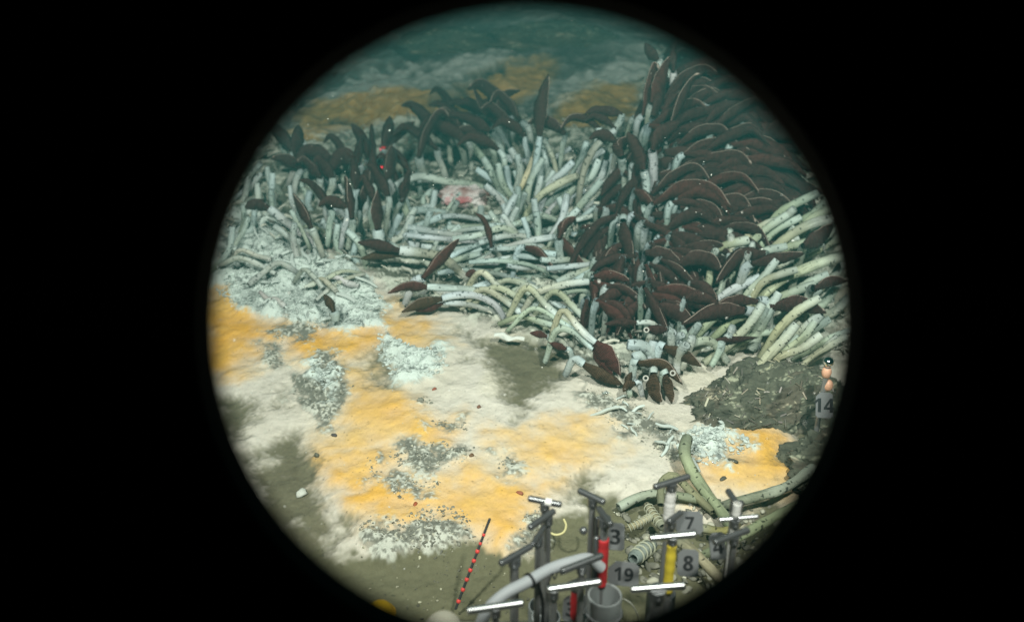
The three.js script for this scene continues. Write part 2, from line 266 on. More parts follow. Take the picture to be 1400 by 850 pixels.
// a tapering pipe along a curve, with colour along it
function pipe(curve, n, m, radius, color, open) {
  const fr = curve.computeFrenetFrames(n, false), pos = [], nor = [], uv = [], col = [], idx = [], L = curve.getLength(), c = [0, 0, 0];
  for (let i = 0; i <= n; i++) {
    const t = i / n, p = curve.getPointAt(t), r = radius(t); color(t, c);
    for (let j = 0; j <= m; j++) {
      const a = j / m * TAU, ca = Math.cos(a), sa = Math.sin(a), N = fr.normals[i], B = fr.binormals[i], nx = N.x * ca + B.x * sa, ny = N.y * ca + B.y * sa, nz = N.z * ca + B.z * sa;
      pos.push(p.x + nx * r, p.y + ny * r, p.z + nz * r); nor.push(nx, ny, nz); uv.push(j / m, t * L * 2); col.push(c[0], c[1], c[2]);
    }
  }
  for (let i = 0; i < n; i++) for (let j = 0; j < m; j++) { const a = i * (m + 1) + j, b = a + m + 1; idx.push(a, a + 1, b, a + 1, b + 1, b); }
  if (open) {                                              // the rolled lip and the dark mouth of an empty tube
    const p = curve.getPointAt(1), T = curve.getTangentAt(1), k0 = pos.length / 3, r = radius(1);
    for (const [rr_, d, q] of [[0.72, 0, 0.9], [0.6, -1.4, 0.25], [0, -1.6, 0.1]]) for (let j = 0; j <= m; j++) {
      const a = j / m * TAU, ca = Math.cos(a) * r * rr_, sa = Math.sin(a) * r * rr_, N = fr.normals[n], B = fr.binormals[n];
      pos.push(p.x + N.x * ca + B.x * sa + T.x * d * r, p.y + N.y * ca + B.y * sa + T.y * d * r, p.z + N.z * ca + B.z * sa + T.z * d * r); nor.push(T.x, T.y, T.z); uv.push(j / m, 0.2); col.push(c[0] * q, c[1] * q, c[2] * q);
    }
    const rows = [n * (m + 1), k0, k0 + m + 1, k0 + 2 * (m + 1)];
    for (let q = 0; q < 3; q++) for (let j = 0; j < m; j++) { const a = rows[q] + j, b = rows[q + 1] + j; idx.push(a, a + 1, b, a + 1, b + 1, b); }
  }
  const g = new THREE.BufferGeometry();
  g.setAttribute('position', new THREE.Float32BufferAttribute(pos, 3)); g.setAttribute('normal', new THREE.Float32BufferAttribute(nor, 3)); g.setAttribute('uv', new THREE.Float32BufferAttribute(uv, 2)); g.setAttribute('color', new THREE.Float32BufferAttribute(col, 3)); g.setIndex(idx);
  return g;
}
function tubeGeometry(pts, r, o = {}) {
  const curve = new THREE.CatmullRomCurve3(pts, false, 'centripetal'), age = o.age ?? rnd(), tr = rr(0.9, 1.12), tb = rr(0.88, 1.1), stain = rr(0.0, 0.32), L = curve.getLength(), ph = rnd() * 9, wob = o.wob ?? 0.08;
  const tip = o.tip ?? [0.54, 0.65, 0.67], low = o.low ?? [mix(0.5, 0.42, age), mix(0.57, 0.46, age), mix(0.55, 0.43, age)];  // tips bluish; the water's teal cast is also put into both colours
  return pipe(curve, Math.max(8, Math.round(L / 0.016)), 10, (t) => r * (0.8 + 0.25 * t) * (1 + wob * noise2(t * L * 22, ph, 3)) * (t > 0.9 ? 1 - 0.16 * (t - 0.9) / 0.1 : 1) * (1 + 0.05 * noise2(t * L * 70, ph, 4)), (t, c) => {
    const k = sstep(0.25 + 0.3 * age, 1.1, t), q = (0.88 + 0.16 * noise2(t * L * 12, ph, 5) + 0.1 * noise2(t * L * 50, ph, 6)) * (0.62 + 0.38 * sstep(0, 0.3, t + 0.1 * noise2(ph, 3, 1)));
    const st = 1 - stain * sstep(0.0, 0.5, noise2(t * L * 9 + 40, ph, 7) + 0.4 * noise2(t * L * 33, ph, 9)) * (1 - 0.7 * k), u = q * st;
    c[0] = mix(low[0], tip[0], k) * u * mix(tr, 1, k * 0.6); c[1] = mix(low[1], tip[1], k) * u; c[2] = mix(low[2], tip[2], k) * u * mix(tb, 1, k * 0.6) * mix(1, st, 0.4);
  }, o.open);
}
// a plume: a fleshy blade with two lobes folded along a pale crest
function plumeGeometry(pts, w, up, fat) {
  const curve = new THREE.CatmullRomCurve3(pts, false, 'centripetal'), n = 36, m = 14, pos = [], uv = [], idx = [], crest = [], L = curve.getLength(), ph = rnd() * 50, cut = rr(1.8, 3.4), peak = rr(0.3, 0.5), c0 = rr(0.05, 0.45);
  for (let i = 0; i <= n; i++) {
    const t = i / n, p = curve.getPointAt(t), T = curve.getTangentAt(t), U = up.clone().addScaledVector(T, -up.dot(T)).normalize(), S = V().crossVectors(T, U);
    const prof = (0.4 + 0.6 * sstep(0, peak, t)) * Math.pow(Math.max(0, 1 - Math.pow(t, cut)), 0.75) * (1 + 0.1 * noise2(t * 4, ph, 2)) + 0.03 * (1 - t);
    const twist = 0.35 * noise2(t * 2, ph, 8);
    U.addScaledVector(S, twist).normalize(); S.crossVectors(T, U);
    for (let j = 0; j <= m; j++) {
      const a = j / m * TAU, s = Math.sin(a), c = Math.cos(a);     // a = 0 is the crest
      const hgt = w * prof * (c > 0 ? 0.85 * c : c * 1.1), wid = w * fat * prof * s * (1 - 0.2 * c) , f = 1 + 0.12 * noise3(t * 9 + ph, s * 2, c * 2) + (c > 0.9 ? 0.03 : 0.13) * noise3(t * 34 + ph, s * 2.5, c * 2.5);
      pos.push(p.x + (U.x * hgt + S.x * wid) * f, p.y + (U.y * hgt + S.y * wid) * f, p.z + (U.z * hgt + S.z * wid) * f); uv.push(j / m, t * L * 4);
    }
    if (t > c0 && t < 0.95) crest.push(p.clone().addScaledVector(U, w * prof * 0.85 * (1 + 0.12 * noise3(t * 9 + ph, 0, 2) + 0.03 * noise3(t * 34 + ph, 0, 2.5)) - 0.0004));
  }
  for (let i = 0; i < n; i++) for (let j = 0; j < m; j++) { const a = i * (m + 1) + j, b = a + m + 1; idx.push(a, a + 1, b, a + 1, b + 1, b); }
  const g = new THREE.BufferGeometry(); g.setAttribute('position', new THREE.Float32BufferAttribute(pos, 3)); g.setAttribute('uv', new THREE.Float32BufferAttribute(uv, 2)); g.setIndex(idx); g.computeVertexNormals();
  const end = rnd() < 0.3 ? 0.004 : 0.0006, cc = new THREE.CatmullRomCurve3(crest), big = w > 0.03 ? 1 : 0.8;
  const cg = pipe(cc, 20, 6, (t) => big * (t > 0.9 ? 0.0014 + end * Math.sin((t - 0.9) / 0.1 * Math.PI) : 0.0008 + 0.0007 * t), (t, c) => { c[0] = c[1] = c[2] = 1; });
  return [g, cg];
}
// where something stands among its like, in words
const MARKS = [[636, 266, 'pink crust'], [742, 150, 'horn-like plume'], [600, 240, 'arched pale tube'], [505, 395, 'edge of the white crust'], [565, 412, 'folded plumes on the mat'], [830, 400, 'drooping trio of plumes'],
  [888, 230, 'white tube ends in the thicket'], [1020, 500, 'big rock'], [1090, 422, 'notched plume'], [1010, 362, 'draped large plume'], [520, 200, 'red laser spots'], [710, 490, 'dark hollow'], [452, 418, 'lone crust plume'],
  [908, 92, 'topmost white collars'], [514, 288, 'twin-seamed upright plume'], [516, 336, 'flat dark plume'], [662, 318, 'hooked drooping plume'], [410, 300, 'bent pale tube'], [404, 188, 'dim rounded plume'], [784, 330, 'chevron shaped plume'],
  [864, 340, 'long drooping seamed plume'], [900, 535, 'downward pair of plumes'], [1120, 310, 'pale-edged rim plume'], [790, 195, 'smooth curved tube'], [830, 160, 'far orange patch'], [600, 170, 'long bent dark plume'], [330, 250, 'rim at the tube fan'], [1060, 200, 'thicket crest by the rim']];
function whereAt(x, y) {
  let b = null, bd = 1e9; for (const m of MARKS) { const d = Math.hypot(m[0] - x, m[1] - y); if (d < bd) { bd = d; b = m; } }
  const dx = x - b[0], dy = y - b[1], side = bd < 14 ? 'at' : Math.abs(dx) > Math.abs(dy) ? (dx > 0 ? 'right of' : 'left of') : dy > 0 ? 'below' : 'above';
  return side + ' ' + b[2];
}
function leanOf(a) { const d = ((a * 180 / Math.PI) % 360 + 360) % 360; return ['lying level', 'sloping down', 'pointing down', 'sloping down', 'lying level', 'slanting', 'upright', 'slanting'][Math.round(d / 45) % 8]; }
const WORM = 'tube_worm';
// tube: world points from the base to the tip; plume: world points from root to free end
function worm({ tube, r, plume, w, up, label, group, fat = 0.68, mat, crest = true, o = {}, sink }) {
  if (sink) {                                             // one of the many deep in the thicket that nothing tells apart
    sink.tubes.push(tubeGeometry(tube, r, { open: false, ...o })); const [g, c] = plumeGeometry(plume, w, up, fat); sink.plumes.push(g); if (crest) sink.crests.push(c); return null;
  }
  const base = tube[0].clone(), t = thing(plume ? WORM : 'worm_tube', label, plume ? 'tube worm' : 'worm tube', base, group);
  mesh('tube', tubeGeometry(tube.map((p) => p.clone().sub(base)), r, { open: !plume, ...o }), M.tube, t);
  if (plume) {
    const [g, c] = plumeGeometry(plume.map((p) => p.clone().sub(base)), w, up, fat), pl = mesh('plume', g, M.plume[mat ?? Math.floor(rnd() * 4)], t);
    if (crest) mesh('pale_crest', c, M.crest, pl);
  }
  return t;
}
// one worm from its outline in the view: [x, y] along the tube from the base to the tip, then along the plume
function wormAt({ t, p, lift = 0.15, dz = 0, r = 8, w = 11, bow = 0, roll = 0, label, group, mat, fat, crest, o, up, drop = 0.16, dp = 0, sink }) {
  const joint = at(t[t.length - 1][0], t[t.length - 1][1], lift), d0 = depthOf(joint) + dz, s = d0 / F;
  const tube = t.map(([x, y], i) => { const q = 1 - i / (t.length - 1), v = pt(x, y, d0 + drop * q * (1 - 0.5 * q)); const h = groundY(v.x, v.z) + r * s * 0.6; if (q < 0.99 && v.y < h) v.y = h; if (q === 1) v.y = Math.min(v.y, h + 0.02); return v; });
  let plume;
  if (p) {
    const k = p.length; plume = [tube[tube.length - 1].clone()];
    p.forEach(([x, y], i) => { const v = pt(x, y, d0 + dp * (i + 1) / k); const h = groundY(v.x, v.z) + w * s * 0.7; if (v.y < h) v.y = h; plume.push(v); });
  }
  return worm({ tube, r: r * s * 0.78, plume, w: w * s, up: up ?? V(roll, 1, 0.35).normalize(), label, group, mat, fat, crest, o, sink });
}

// those that can be told apart
const W = (label, t, p, e = {}) => wormAt({ label, t, p, ...e });
W('tall dark plume standing upright like a horn above the pale tubes', [[722, 268], [732, 225], [738, 186]], [[740, 150], [750, 100]], { lift: 0.3, w: 11, r: 6, up: V(1, 0.1, 0.6), mat: 1 });
W('thin pointed dark plume rising between the back worms and the orange mat', [[700, 215], [690, 190], [676, 168]], [[662, 150], [646, 118]], { lift: 0.24, w: 7, r: 5, up: V(-1, 0.3, 0.5), mat: 1 });
W('dark plume arching away to a point beside the upright horn-like plume', [[690, 225], [684, 190], [676, 160]], [[690, 130], [712, 123]], { lift: 0.24, w: 9, mat: 1 });
W('long dark plume bent over with a faint pale seam, behind the arched white tube', [[585, 250], [578, 235], [572, 215]], [[582, 180], [604, 152], [616, 162]], { lift: 0.2, w: 10, mat: 1 });
W('broad dark plume sloping behind the bluish tube tips', [[668, 225], [650, 205], [634, 190]], [[622, 168], [606, 152], [596, 160]], { lift: 0.2, w: 15, mat: 1 });
W('pale arched tube lying across the pink crust', [[676, 262], [645, 252], [610, 248], [575, 241], [556, 246], [541, 254]], null, { lift: 0.14, r: 7, drop: 0.06, o: { tip: [0.56, 0.64, 0.66] } });
W('short pale upright tube on the arched tube over the pink crust', [[573, 246], [574, 226], [575, 208]], null, { lift: 0.2, r: 5, drop: 0.02 });
W('long straight cream tube with dark ticks, slanting up to the horn-like plume', [[676, 318], [694, 290], [712, 256], [728, 222], [739, 188]], null, { lift: 0.26, r: 6.5, o: { low: [0.56, 0.55, 0.36], tip: [0.5, 0.5, 0.42] } });
W('dark speckled tube slanting towards the dense plume thicket', [[706, 296], [738, 268], [770, 248], [790, 240]], null, { lift: 0.22, r: 7, o: { low: [0.55, 0.53, 0.4], tip: [0.52, 0.52, 0.42] } });
W('smooth curved tube sweeping up to the thicket from the tube tangle', [[790, 262], [797, 238], [808, 210], [824, 190], [842, 178]], null, { lift: 0.28, r: 7, drop: 0.08 });
W('blue-grey curved tube at the edge of the tube tangle', [[762, 250], [758, 222], [750, 202], [742, 190]], null, { lift: 0.27, r: 5 });
W('drooping maroon plume hooked over the tangle below the pink crust', [[690, 350], [680, 345], [672, 338]], [[668, 316], [660, 298], [649, 291]], { lift: 0.16, w: 7, r: 6, mat: 2, crest: false });
W('small maroon plume stump at the end of a ribbed tube', [[690, 384], [662, 380], [652, 376]], [[644, 374], [636, 376]], { lift: 0.12, w: 8, r: 6, mat: 2, crest: false });
W('long dark plume lying flat, pointing out over the white crust', [[640, 366], [604, 352], [572, 345], [546, 342]], [[516, 334], [488, 331]], { lift: 0.16, w: 10, r: 9, mat: 1, crest: false, drop: 0.06 });
W('olive brown plume just under the flat dark plume by the crust', [[606, 362], [572, 350], [548, 348]], [[520, 348], [492, 354]], { lift: 0.12, w: 8, r: 7, mat: 3, crest: false, drop: 0.04 });
W('dark pointed plume with pale seams crossing the tubes diagonally', [[552, 392], [566, 386], [578, 380]], [[602, 352], [628, 326]], { lift: 0.16, w: 11, r: 8, mat: 2, drop: 0.04 });
W('curved maroon plume with a pale seam hanging over the cream mat', [[748, 452], [720, 420], [690, 402], [640, 396], [584, 392]], [[556, 390], [529, 401]], { lift: 0.13, w: 9, r: 6.5, mat: 2, drop: 0.05 });
W('broad brown plume folded over, lowest of those on the cream mat', [[690, 436], [676, 416], [650, 404], [620, 404], [604, 408]], [[574, 414], [548, 427]], { lift: 0.1, w: 10, r: 6.5, mat: 3, drop: 0.05 });
W('small dull plume tucked under the folded plumes on the mat', [[680, 428], [640, 416], [606, 414]], [[585, 422], [565, 424]], { lift: 0.07, w: 6, r: 5, mat: 2, drop: 0.04, crest: false });
W('lone dark plume standing on a short tube in the white crust', [[458, 440], [458, 432], [456, 426]], [[450, 412], [442, 402]], { lift: 0.09, w: 10, r: 9, mat: 3, drop: 0.01, crest: false });
W('dark plume with a pale seam leaning over the pale bent tube', [[442, 352], [434, 330], [426, 312]], [[412, 284], [400, 263]], { lift: 0.16, w: 10, r: 7, mat: 1, drop: 0.04 });
W('bent pale tube with a dim dark plume at the top of the crust', [[428, 348], [420, 326], [402, 312], [384, 298], [368, 285]], [[350, 278], [334, 284]], { lift: 0.18, w: 11, r: 8, mat: 1, drop: 0.04, crest: false });
W('upright dark plume with twin seams above a stout blue-white tube', [[520, 336], [518, 326], [516, 314]], [[514, 286], [516, 258]], { lift: 0.16, w: 12, r: 11, mat: 1, drop: 0.03, up: V(-0.6, 0.1, 0.8) });
W('short thick dark plume sticking out beside the pale arched tube', [[560, 290], [550, 276], [548, 268]], [[550, 256], [556, 246]], { lift: 0.18, w: 9, r: 7, mat: 1, crest: false });
W('dim rounded plume at the far edge of the pale tube fan', [[408, 252], [400, 228], [402, 206]], [[405, 190], [408, 170]], { lift: 0.2, w: 13, r: 7, mat: 1, crest: false });
W('slanting bluish tube with its tip among the dim plumes', [[458, 252], [440, 230], [421, 206]], null, { lift: 0.2, r: 7 });
W('dark plume with two points beneath the red laser spots', [[512, 250], [506, 232], [503, 216]], [[496, 190], [480, 168]], { lift: 0.2, w: 12, mat: 1, crest: false });
W('dark plume pointing straight up behind the red laser spots', [[530, 232], [528, 215], [524, 200]], [[530, 178], [533, 158]], { lift: 0.22, w: 13, mat: 1, crest: false });
W('dark plume leaning over behind the red laser spots towards the thicket', [[548, 232], [540, 212], [534, 196]], [[550, 176], [568, 166]], { lift: 0.22, w: 11, mat: 1, crest: false });
W('big dim plume drooping over the far tubes', [[500, 262], [496, 240], [490, 224]], [[468, 212], [444, 238]], { lift: 0.2, w: 15, mat: 1, crest: false });
W('chevron shaped maroon plume bent over a blue-white tube, upper arm', [[770, 372], [766, 350], [764, 326]], [[772, 306], [788, 296]], { lift: 0.2, w: 10, mat: 2 });
W('reddish plume with a pale seam slanting down over broken white tubes', [[772, 304], [768, 310], [764, 322]], [[782, 344], [803, 368]], { lift: 0.2, w: 10, r: 6, mat: 2, drop: 0.04 });
W('reddish drooping plume below the speckled tube tangle', [[700, 352], [710, 340], [718, 338]], [[736, 344], [757, 366]], { lift: 0.18, w: 10, r: 6, mat: 2, drop: 0.04 });
W('smooth blue-white tube arching into the drooping trio of plumes', [[714, 414], [732, 402], [760, 392], [790, 386], [806, 385]], [[812, 392], [814, 424]], { lift: 0.17, w: 10, r: 7, mat: 2, drop: 0.04, o: { tip: [0.58, 0.68, 0.7], low: [0.52, 0.56, 0.5] } });
W('middle plume of the drooping trio, with a cream seam', [[800, 380], [806, 380], [812, 384]], [[836, 398], [853, 424]], { lift: 0.18, w: 11, mat: 2 });
W('uppermost plume of the drooping trio, nearly level', [[796, 386], [804, 378], [812, 378]], [[838, 376], [862, 384]], { lift: 0.2, w: 11, mat: 2 });
W('cream tube running down the slope to a stout maroon plume', [[748, 416], [770, 424], [790, 446], [806, 462], [814, 468]], [[834, 488], [849, 514]], { lift: 0.13, w: 15, r: 6.5, mat: 2, drop: 0.02, o: { low: [0.55, 0.58, 0.45] } });
W('blue-white tube curving beside the cream one to a narrow maroon plume', [[746, 440], [764, 450], [788, 456], [806, 472], [812, 476]], [[826, 496], [838, 512]], { lift: 0.1, w: 10, r: 6.5, mat: 2, drop: 0.02, o: { low: [0.5, 0.56, 0.5] } });
W('speckled white tube with a blunt brown plume lying on the mat edge', [[774, 478], [786, 490], [798, 498]], [[824, 512], [852, 526]], { lift: 0.09, w: 11, r: 8, mat: 3, drop: 0.01, crest: false });
W('level blue tube with a rusty stub of plume near the dark hollow', [[782, 466], [764, 464], [748, 460]], [[736, 456], [724, 455]], { lift: 0.1, w: 7, r: 7, mat: 2, drop: 0.01, crest: false });
W('rusty red plume lying along the edge of the dark hollow', [[784, 478], [778, 478], [774, 477]], [[762, 472], [749, 467]], { lift: 0.08, w: 7, r: 6, mat: 2, drop: 0.01, crest: false });
W('dark plume with a white cone at its end, lying level over short pipes', [[914, 446], [894, 443], [870, 441]], [[848, 440], [826, 443]], { lift: 0.17, w: 9, r: 5, mat: 1, drop: 0.02, crest: false });
W('dark level plume carrying a pale ring-shaped limpet', [[922, 452], [916, 452], [912, 450]], [[896, 450], [880, 449]], { lift: 0.18, w: 9, r: 7, mat: 1, drop: 0.02, crest: false });
W('stubby blue-white tube end pointing out over the mat, below the thicket', [[900, 478], [882, 474], [858, 471]], null, { lift: 0.12, r: 10, drop: 0.01, o: { low: [0.5, 0.6, 0.6], tip: [0.56, 0.68, 0.72] } });
W('open blue-white tube end seen nearly end on, below the thicket', [[886, 482], [874, 486], [866, 490]], null, { lift: 0.09, r: 9, drop: 0.01, o: { low: [0.5, 0.6, 0.6], tip: [0.56, 0.68, 0.72] } });
W('vertical blue-white tube stump among the lowest plumes', [[890, 496], [890, 482], [894, 466]], null, { lift: 0.13, r: 8, drop: 0.01, o: { low: [0.5, 0.6, 0.6], tip: [0.56, 0.68, 0.72] } });
W('brown plume with a pale edge pointing at the bare white mat', [[898, 470], [904, 472], [908, 474]], [[934, 484], [960, 501]], { lift: 0.12, w: 11, r: 8, mat: 3, drop: 0.01 });
W('brown plume arching over the downward pair of plumes', [[866, 492], [868, 494], [872, 496]], [[906, 498], [934, 526]], { lift: 0.12, w: 12, r: 8, mat: 3, drop: 0.01 });
W('wide brown plume hanging straight down over the mat', [[894, 500], [894, 506], [894, 510]], [[896, 534], [904, 562]], { lift: 0.1, w: 13, r: 8, mat: 3, drop: 0.01, up: V(0.8, 0.3, 0.5) });
W('narrow brown plume beside the wide one that hangs straight down', [[906, 504], [908, 508], [910, 512]], [[916, 534], [919, 552]], { lift: 0.1, w: 8, r: 7, mat: 3, drop: 0.01, up: V(0.9, 0.2, 0.4) });
W('short upright brown plume between the lowest plumes of the thicket', [[862, 540], [860, 534], [858, 528]], [[860, 516], [864, 508]], { lift: 0.06, w: 9, r: 6, mat: 3, drop: 0.01, crest: false });
W('small brown plume lying behind the downward pair', [[880, 520], [872, 522], [868, 524]], [[858, 526], [852, 536]], { lift: 0.08, w: 9, r: 6, mat: 3, drop: 0.01, crest: false });
W('large dark plume draped over the pale tube fan, upper of two', [[1046, 362], [1048, 352], [1046, 346]], [[1010, 350], [978, 388]], { lift: 0.25, w: 17, r: 10, mat: 1, drop: 0.04 });
W('large dark plume reaching out level over the pale tube fan', [[1010, 372], [1020, 366], [1028, 360]], [[1064, 352], [1101, 346]], { lift: 0.26, w: 12, r: 9, mat: 1, drop: 0.04 });
W('thick dark plume with a notched end beside the rock', [[1030, 460], [1042, 440], [1052, 420]], [[1092, 414], [1131, 428]], { lift: 0.2, w: 16, r: 12, mat: 1, drop: 0.05 });
W('broad brown plume lying over tubes above the bare white mat', [[1040, 440], [1030, 428], [1018, 424]], [[976, 424], [931, 444]], { lift: 0.19, w: 14, r: 9, mat: 1, drop: 0.04, crest: true });
W('brown plume half hidden behind the broad one above the bare mat', [[1060, 420], [1046, 412], [1036, 412]], [[1004, 410], [974, 420]], { lift: 0.22, w: 11, r: 9, mat: 1, drop: 0.04 });
W('slender dark plume lying along the foot of the tubes by the rock', [[944, 478], [956, 472], [966, 468]], [[1000, 464], [1038, 461]], { lift: 0.1, w: 7, r: 8, mat: 1, drop: 0.01, crest: false });
W('long blue-white tube lying towards the bare mat', [[1000, 458], [970, 466], [940, 472], [924, 478]], null, { lift: 0.1, r: 8, drop: 0.02, o: { low: [0.55, 0.6, 0.5], tip: [0.55, 0.65, 0.66] } });
W('straight blue-white tube slanting up under the draped dark plume', [[960, 420], [992, 402], [1028, 384], [1040, 378]], null, { lift: 0.2, r: 8, drop: 0.05, o: { low: [0.52, 0.58, 0.56], tip: [0.58, 0.68, 0.7] } });
W('stout cream tube curving up and out past the thick notched plume', [[1028, 448], [1040, 410], [1068, 384], [1100, 368], [1140, 354], [1160, 350]], null, { lift: 0.26, r: 9, drop: 0.08, o: { low: [0.56, 0.57, 0.42], tip: [0.54, 0.6, 0.55] } });
W('stout cream tube rising above the level dark plume', [[1034, 372], [1052, 348], [1080, 322], [1110, 306], [1145, 298]], null, { lift: 0.3, r: 9, drop: 0.08, o: { low: [0.56, 0.57, 0.42], tip: [0.54, 0.6, 0.55] } });
W('cream tube bowed down at the foot of the fan by the rock', [[1010, 470], [1042, 460], [1068, 448], [1082, 434]], null, { lift: 0.12, r: 9, drop: 0.03, o: { low: [0.64, 0.62, 0.44], tip: [0.6, 0.62, 0.5] } });
W('pale tube just below the bowed cream tube by the rock', [[1016, 474], [1050, 468], [1078, 452], [1094, 440]], null, { lift: 0.1, r: 8, drop: 0.03, o: { low: [0.62, 0.63, 0.5], tip: [0.6, 0.64, 0.56] } });
W('dark plume at the edge of the view above the notched one', [[1100, 404], [1108, 398], [1114, 394]], [[1136, 384], [1160, 384]], { lift: 0.26, w: 11, r: 8, mat: 1 });
W('dark plume with a pale edge at the edge of the view, over the tube fan', [[1088, 350], [1096, 344], [1100, 336]], [[1118, 324], [1140, 306]], { lift: 0.3, w: 15, r: 8, mat: 1 });
W('bright white tube collar highest on the thicket', [[930, 130], [915, 105], [900, 82]], [[888, 68], [882, 58]], { lift: 0.3, r: 7, w: 10, mat: 1, crest: false, o: { low: [0.6, 0.66, 0.66], tip: [0.74, 0.8, 0.84] } });
W('white tube collar with a dark plume standing straight up at the top of the thicket', [[924, 140], [921, 120], [921, 98]], [[921, 70], [926, 52]], { lift: 0.3, r: 7, w: 9, mat: 1, o: { low: [0.6, 0.66, 0.66], tip: [0.74, 0.8, 0.84] }, crest: false });
W('broad white tube end showing in the gap of the thicket', [[882, 268], [884, 252], [880, 232]], [[872, 205], [858, 180]], { lift: 0.33, r: 8, w: 14, mat: 1, crest: false, o: { low: [0.55, 0.62, 0.64], tip: [0.72, 0.8, 0.84] } });
W('frayed white tube end in the thicket with its plume bent over', [[896, 240], [893, 225], [892, 206]], [[900, 185], [930, 165]], { lift: 0.36, r: 9, w: 13, mat: 1, crest: false, o: { low: [0.55, 0.62, 0.64], tip: [0.72, 0.8, 0.84] } });
W('long drooping plume with a pale rounded crest end, at the thicket front', [[850, 292], [852, 298], [852, 304]], [[858, 330], [868, 364]], { lift: 0.3, w: 13, mat: 1 });
W('dark curled plume at the thicket edge with a pale arc seam', [[860, 246], [852, 228], [850, 214]], [[846, 200], [862, 186]], { lift: 0.3, w: 15, mat: 1 });

// the crowds
const inPoly = (poly, x, y) => { let c = false; for (let i = 0, j = poly.length - 1; i < poly.length; j = i++) { const [ax, ay] = poly[i], [bx, by] = poly[j]; if ((ay > y) !== (by > y) && x < (bx - ax) * (y - ay) / (by - ay) + ax) c = !c; } return c; };
function spread(poly, n, gap, sy = 1) {
  const xs = poly.map((p) => p[0]), ys = poly.map((p) => p[1]), out = [];
  for (let k = 0; k < n * 60 && out.length < n; k++) { const x = rr(Math.min(...xs), Math.max(...xs)), y = rr(Math.min(...ys), Math.max(...ys)); if (inPoly(poly, x, y) && out.every(([a, b]) => Math.hypot(a - x, (b - y) * sy) > gap)) out.push([x, y]); }
  return out;
}
function crowd({ poly, n, gap, len, dir, lift, r, w, tl, tdir, label, group, mats = [0, 1, 1, 2], crest = 0.7, o, bow = 0.22, sag = 0.12, dzr = 0.05, fat, spin = 0.3, sink }) {
  for (const [x, y] of spread(poly, n, gap)) {
    const a = dir ? dir(x, y) + rr(-1, 1) * spin : 0, L = rr(len?.[0] ?? 0, len?.[1] ?? 0), ta = tdir(x, y) + rr(-0.25, 0.25), T = rr(tl[0], tl[1]);
    const tx = Math.cos(ta), ty = Math.sin(ta), k = rr(-1, 1) * bow, bx = x - tx * T, by = y - ty * T;
    const t = [[bx, by], [mix(bx, x, 0.35) - ty * k * T * 0.7, mix(by, y, 0.35) + tx * k * T * 0.7], [mix(bx, x, 0.7) - ty * k * T * 0.8, mix(by, y, 0.7) + tx * k * T * 0.8], [x, y]];
    const cx = Math.cos(a), cy = Math.sin(a), q = rr(0.06, 0.42), dr = rr(0.2, 2.2);
    const p = w ? [[x + cx * L * 0.35, y + cy * L * 0.35 - q * L * 0.55], [x + cx * L * 0.72, y + cy * L * 0.72 - q * L * 0.5], [x + cx * L, y + cy * L + sag * dr * L]] : null;
    const li = rr(lift[0], lift[1]), size = w ? (L > mix(len[0], len[1], 0.6) ? 'long' : L < mix(len[0], len[1], 0.3) ? 'short' : 'middling') : T > mix(tl[0], tl[1], 0.62) ? 'long' : T < mix(tl[0], tl[1], 0.3) ? 'short' : 'middling';
    const mk = mats[Math.floor(rnd() * mats.length)], hasCrest = rnd() < crest;
    let name = size + ' ' + (w ? (hasCrest ? 'seamed ' : '') + (mk === 2 ? 'reddish ' : mk === 1 ? 'blackish ' : '') : '') + label + ', ' + leanOf(w ? a : ta) + ' ' + whereAt(x, y);
    if (name.split(' ').length > 16) name = name.replace('lying level ', 'level ').replace('far pale fan', 'far fan').replace('seamed ', '').replace(/ the /g, ' ');
    wormAt({ t, p, lift: li, r: rr(r[0], r[1]), w: w ? rr(w[0], w[1]) : 0, label: name, group: group + ' (' + name.split(', ')[1] + ', ' + size + ')', mat: mk, crest: hasCrest, roll: rr(-0.5, 0.5), drop: rr(0.02, 0.16), dp: rr(-dzr, dzr), dz: rr(-0.04, 0.04), o, fat, sink });
  }
}
const deg = Math.PI / 180;
const THICKET = 'dark plumes crowded in the thicket';
const thick = (poly, n, lift, label, dir, e = {}) => crowd({ poly, n, gap: 8, len: [66, 112], dir, lift, r: [5, 7], w: [8.5, 12.5], tl: [14, 28], crest: 0.38, spin: 0.5, tdir: (x, y) => -1.2, label, group: label.replace('plume', 'plumes'), o: { low: [0.2, 0.24, 0.22], tip: [0.5, 0.6, 0.64] }, ...e });  // tube bases coloured dark to stand in for shade in the thicket
const sweep = (x, y) => clamp(mix(-8, 22, (y - 120) / 250) - (x > 1020 ? 0 : 4), -15, 32) * deg;
thick([[880, 120], [915, 62], [960, 84], [1000, 104], [1030, 150], [960, 170], [880, 180]], 32, [0.08, 0.26], 'plume high in thicket', (x, y) => (-48 + (x - 880) * 0.42) * deg, { len: [58, 92] });
thick([[868, 190], [960, 165], [1020, 160], [1040, 230], [960, 245], [880, 250]], 36, [0.06, 0.25], 'plume in upper thicket', sweep);
thick([[880, 250], [960, 240], [1030, 240], [1020, 300], [960, 320], [870, 330]], 38, [0.06, 0.25], 'plume in lower thicket', sweep);
thick([[842, 205], [874, 120], [900, 170], [890, 260], [858, 290], [838, 262]], 18, [0.06, 0.24], 'plume on thicket flank', (x, y) => (118 - (x - 800) * 0.4) * deg, { len: [42, 78], spin: 1.0 });
thick([[850, 330], [930, 320], [960, 350], [950, 400], [900, 430], [850, 400]], 32, [0.05, 0.22], 'plume in thicket tuft', (x, y) => (10 + (x < 880 ? 110 : 10)) * deg, { len: [50, 85], w: [11, 15] });
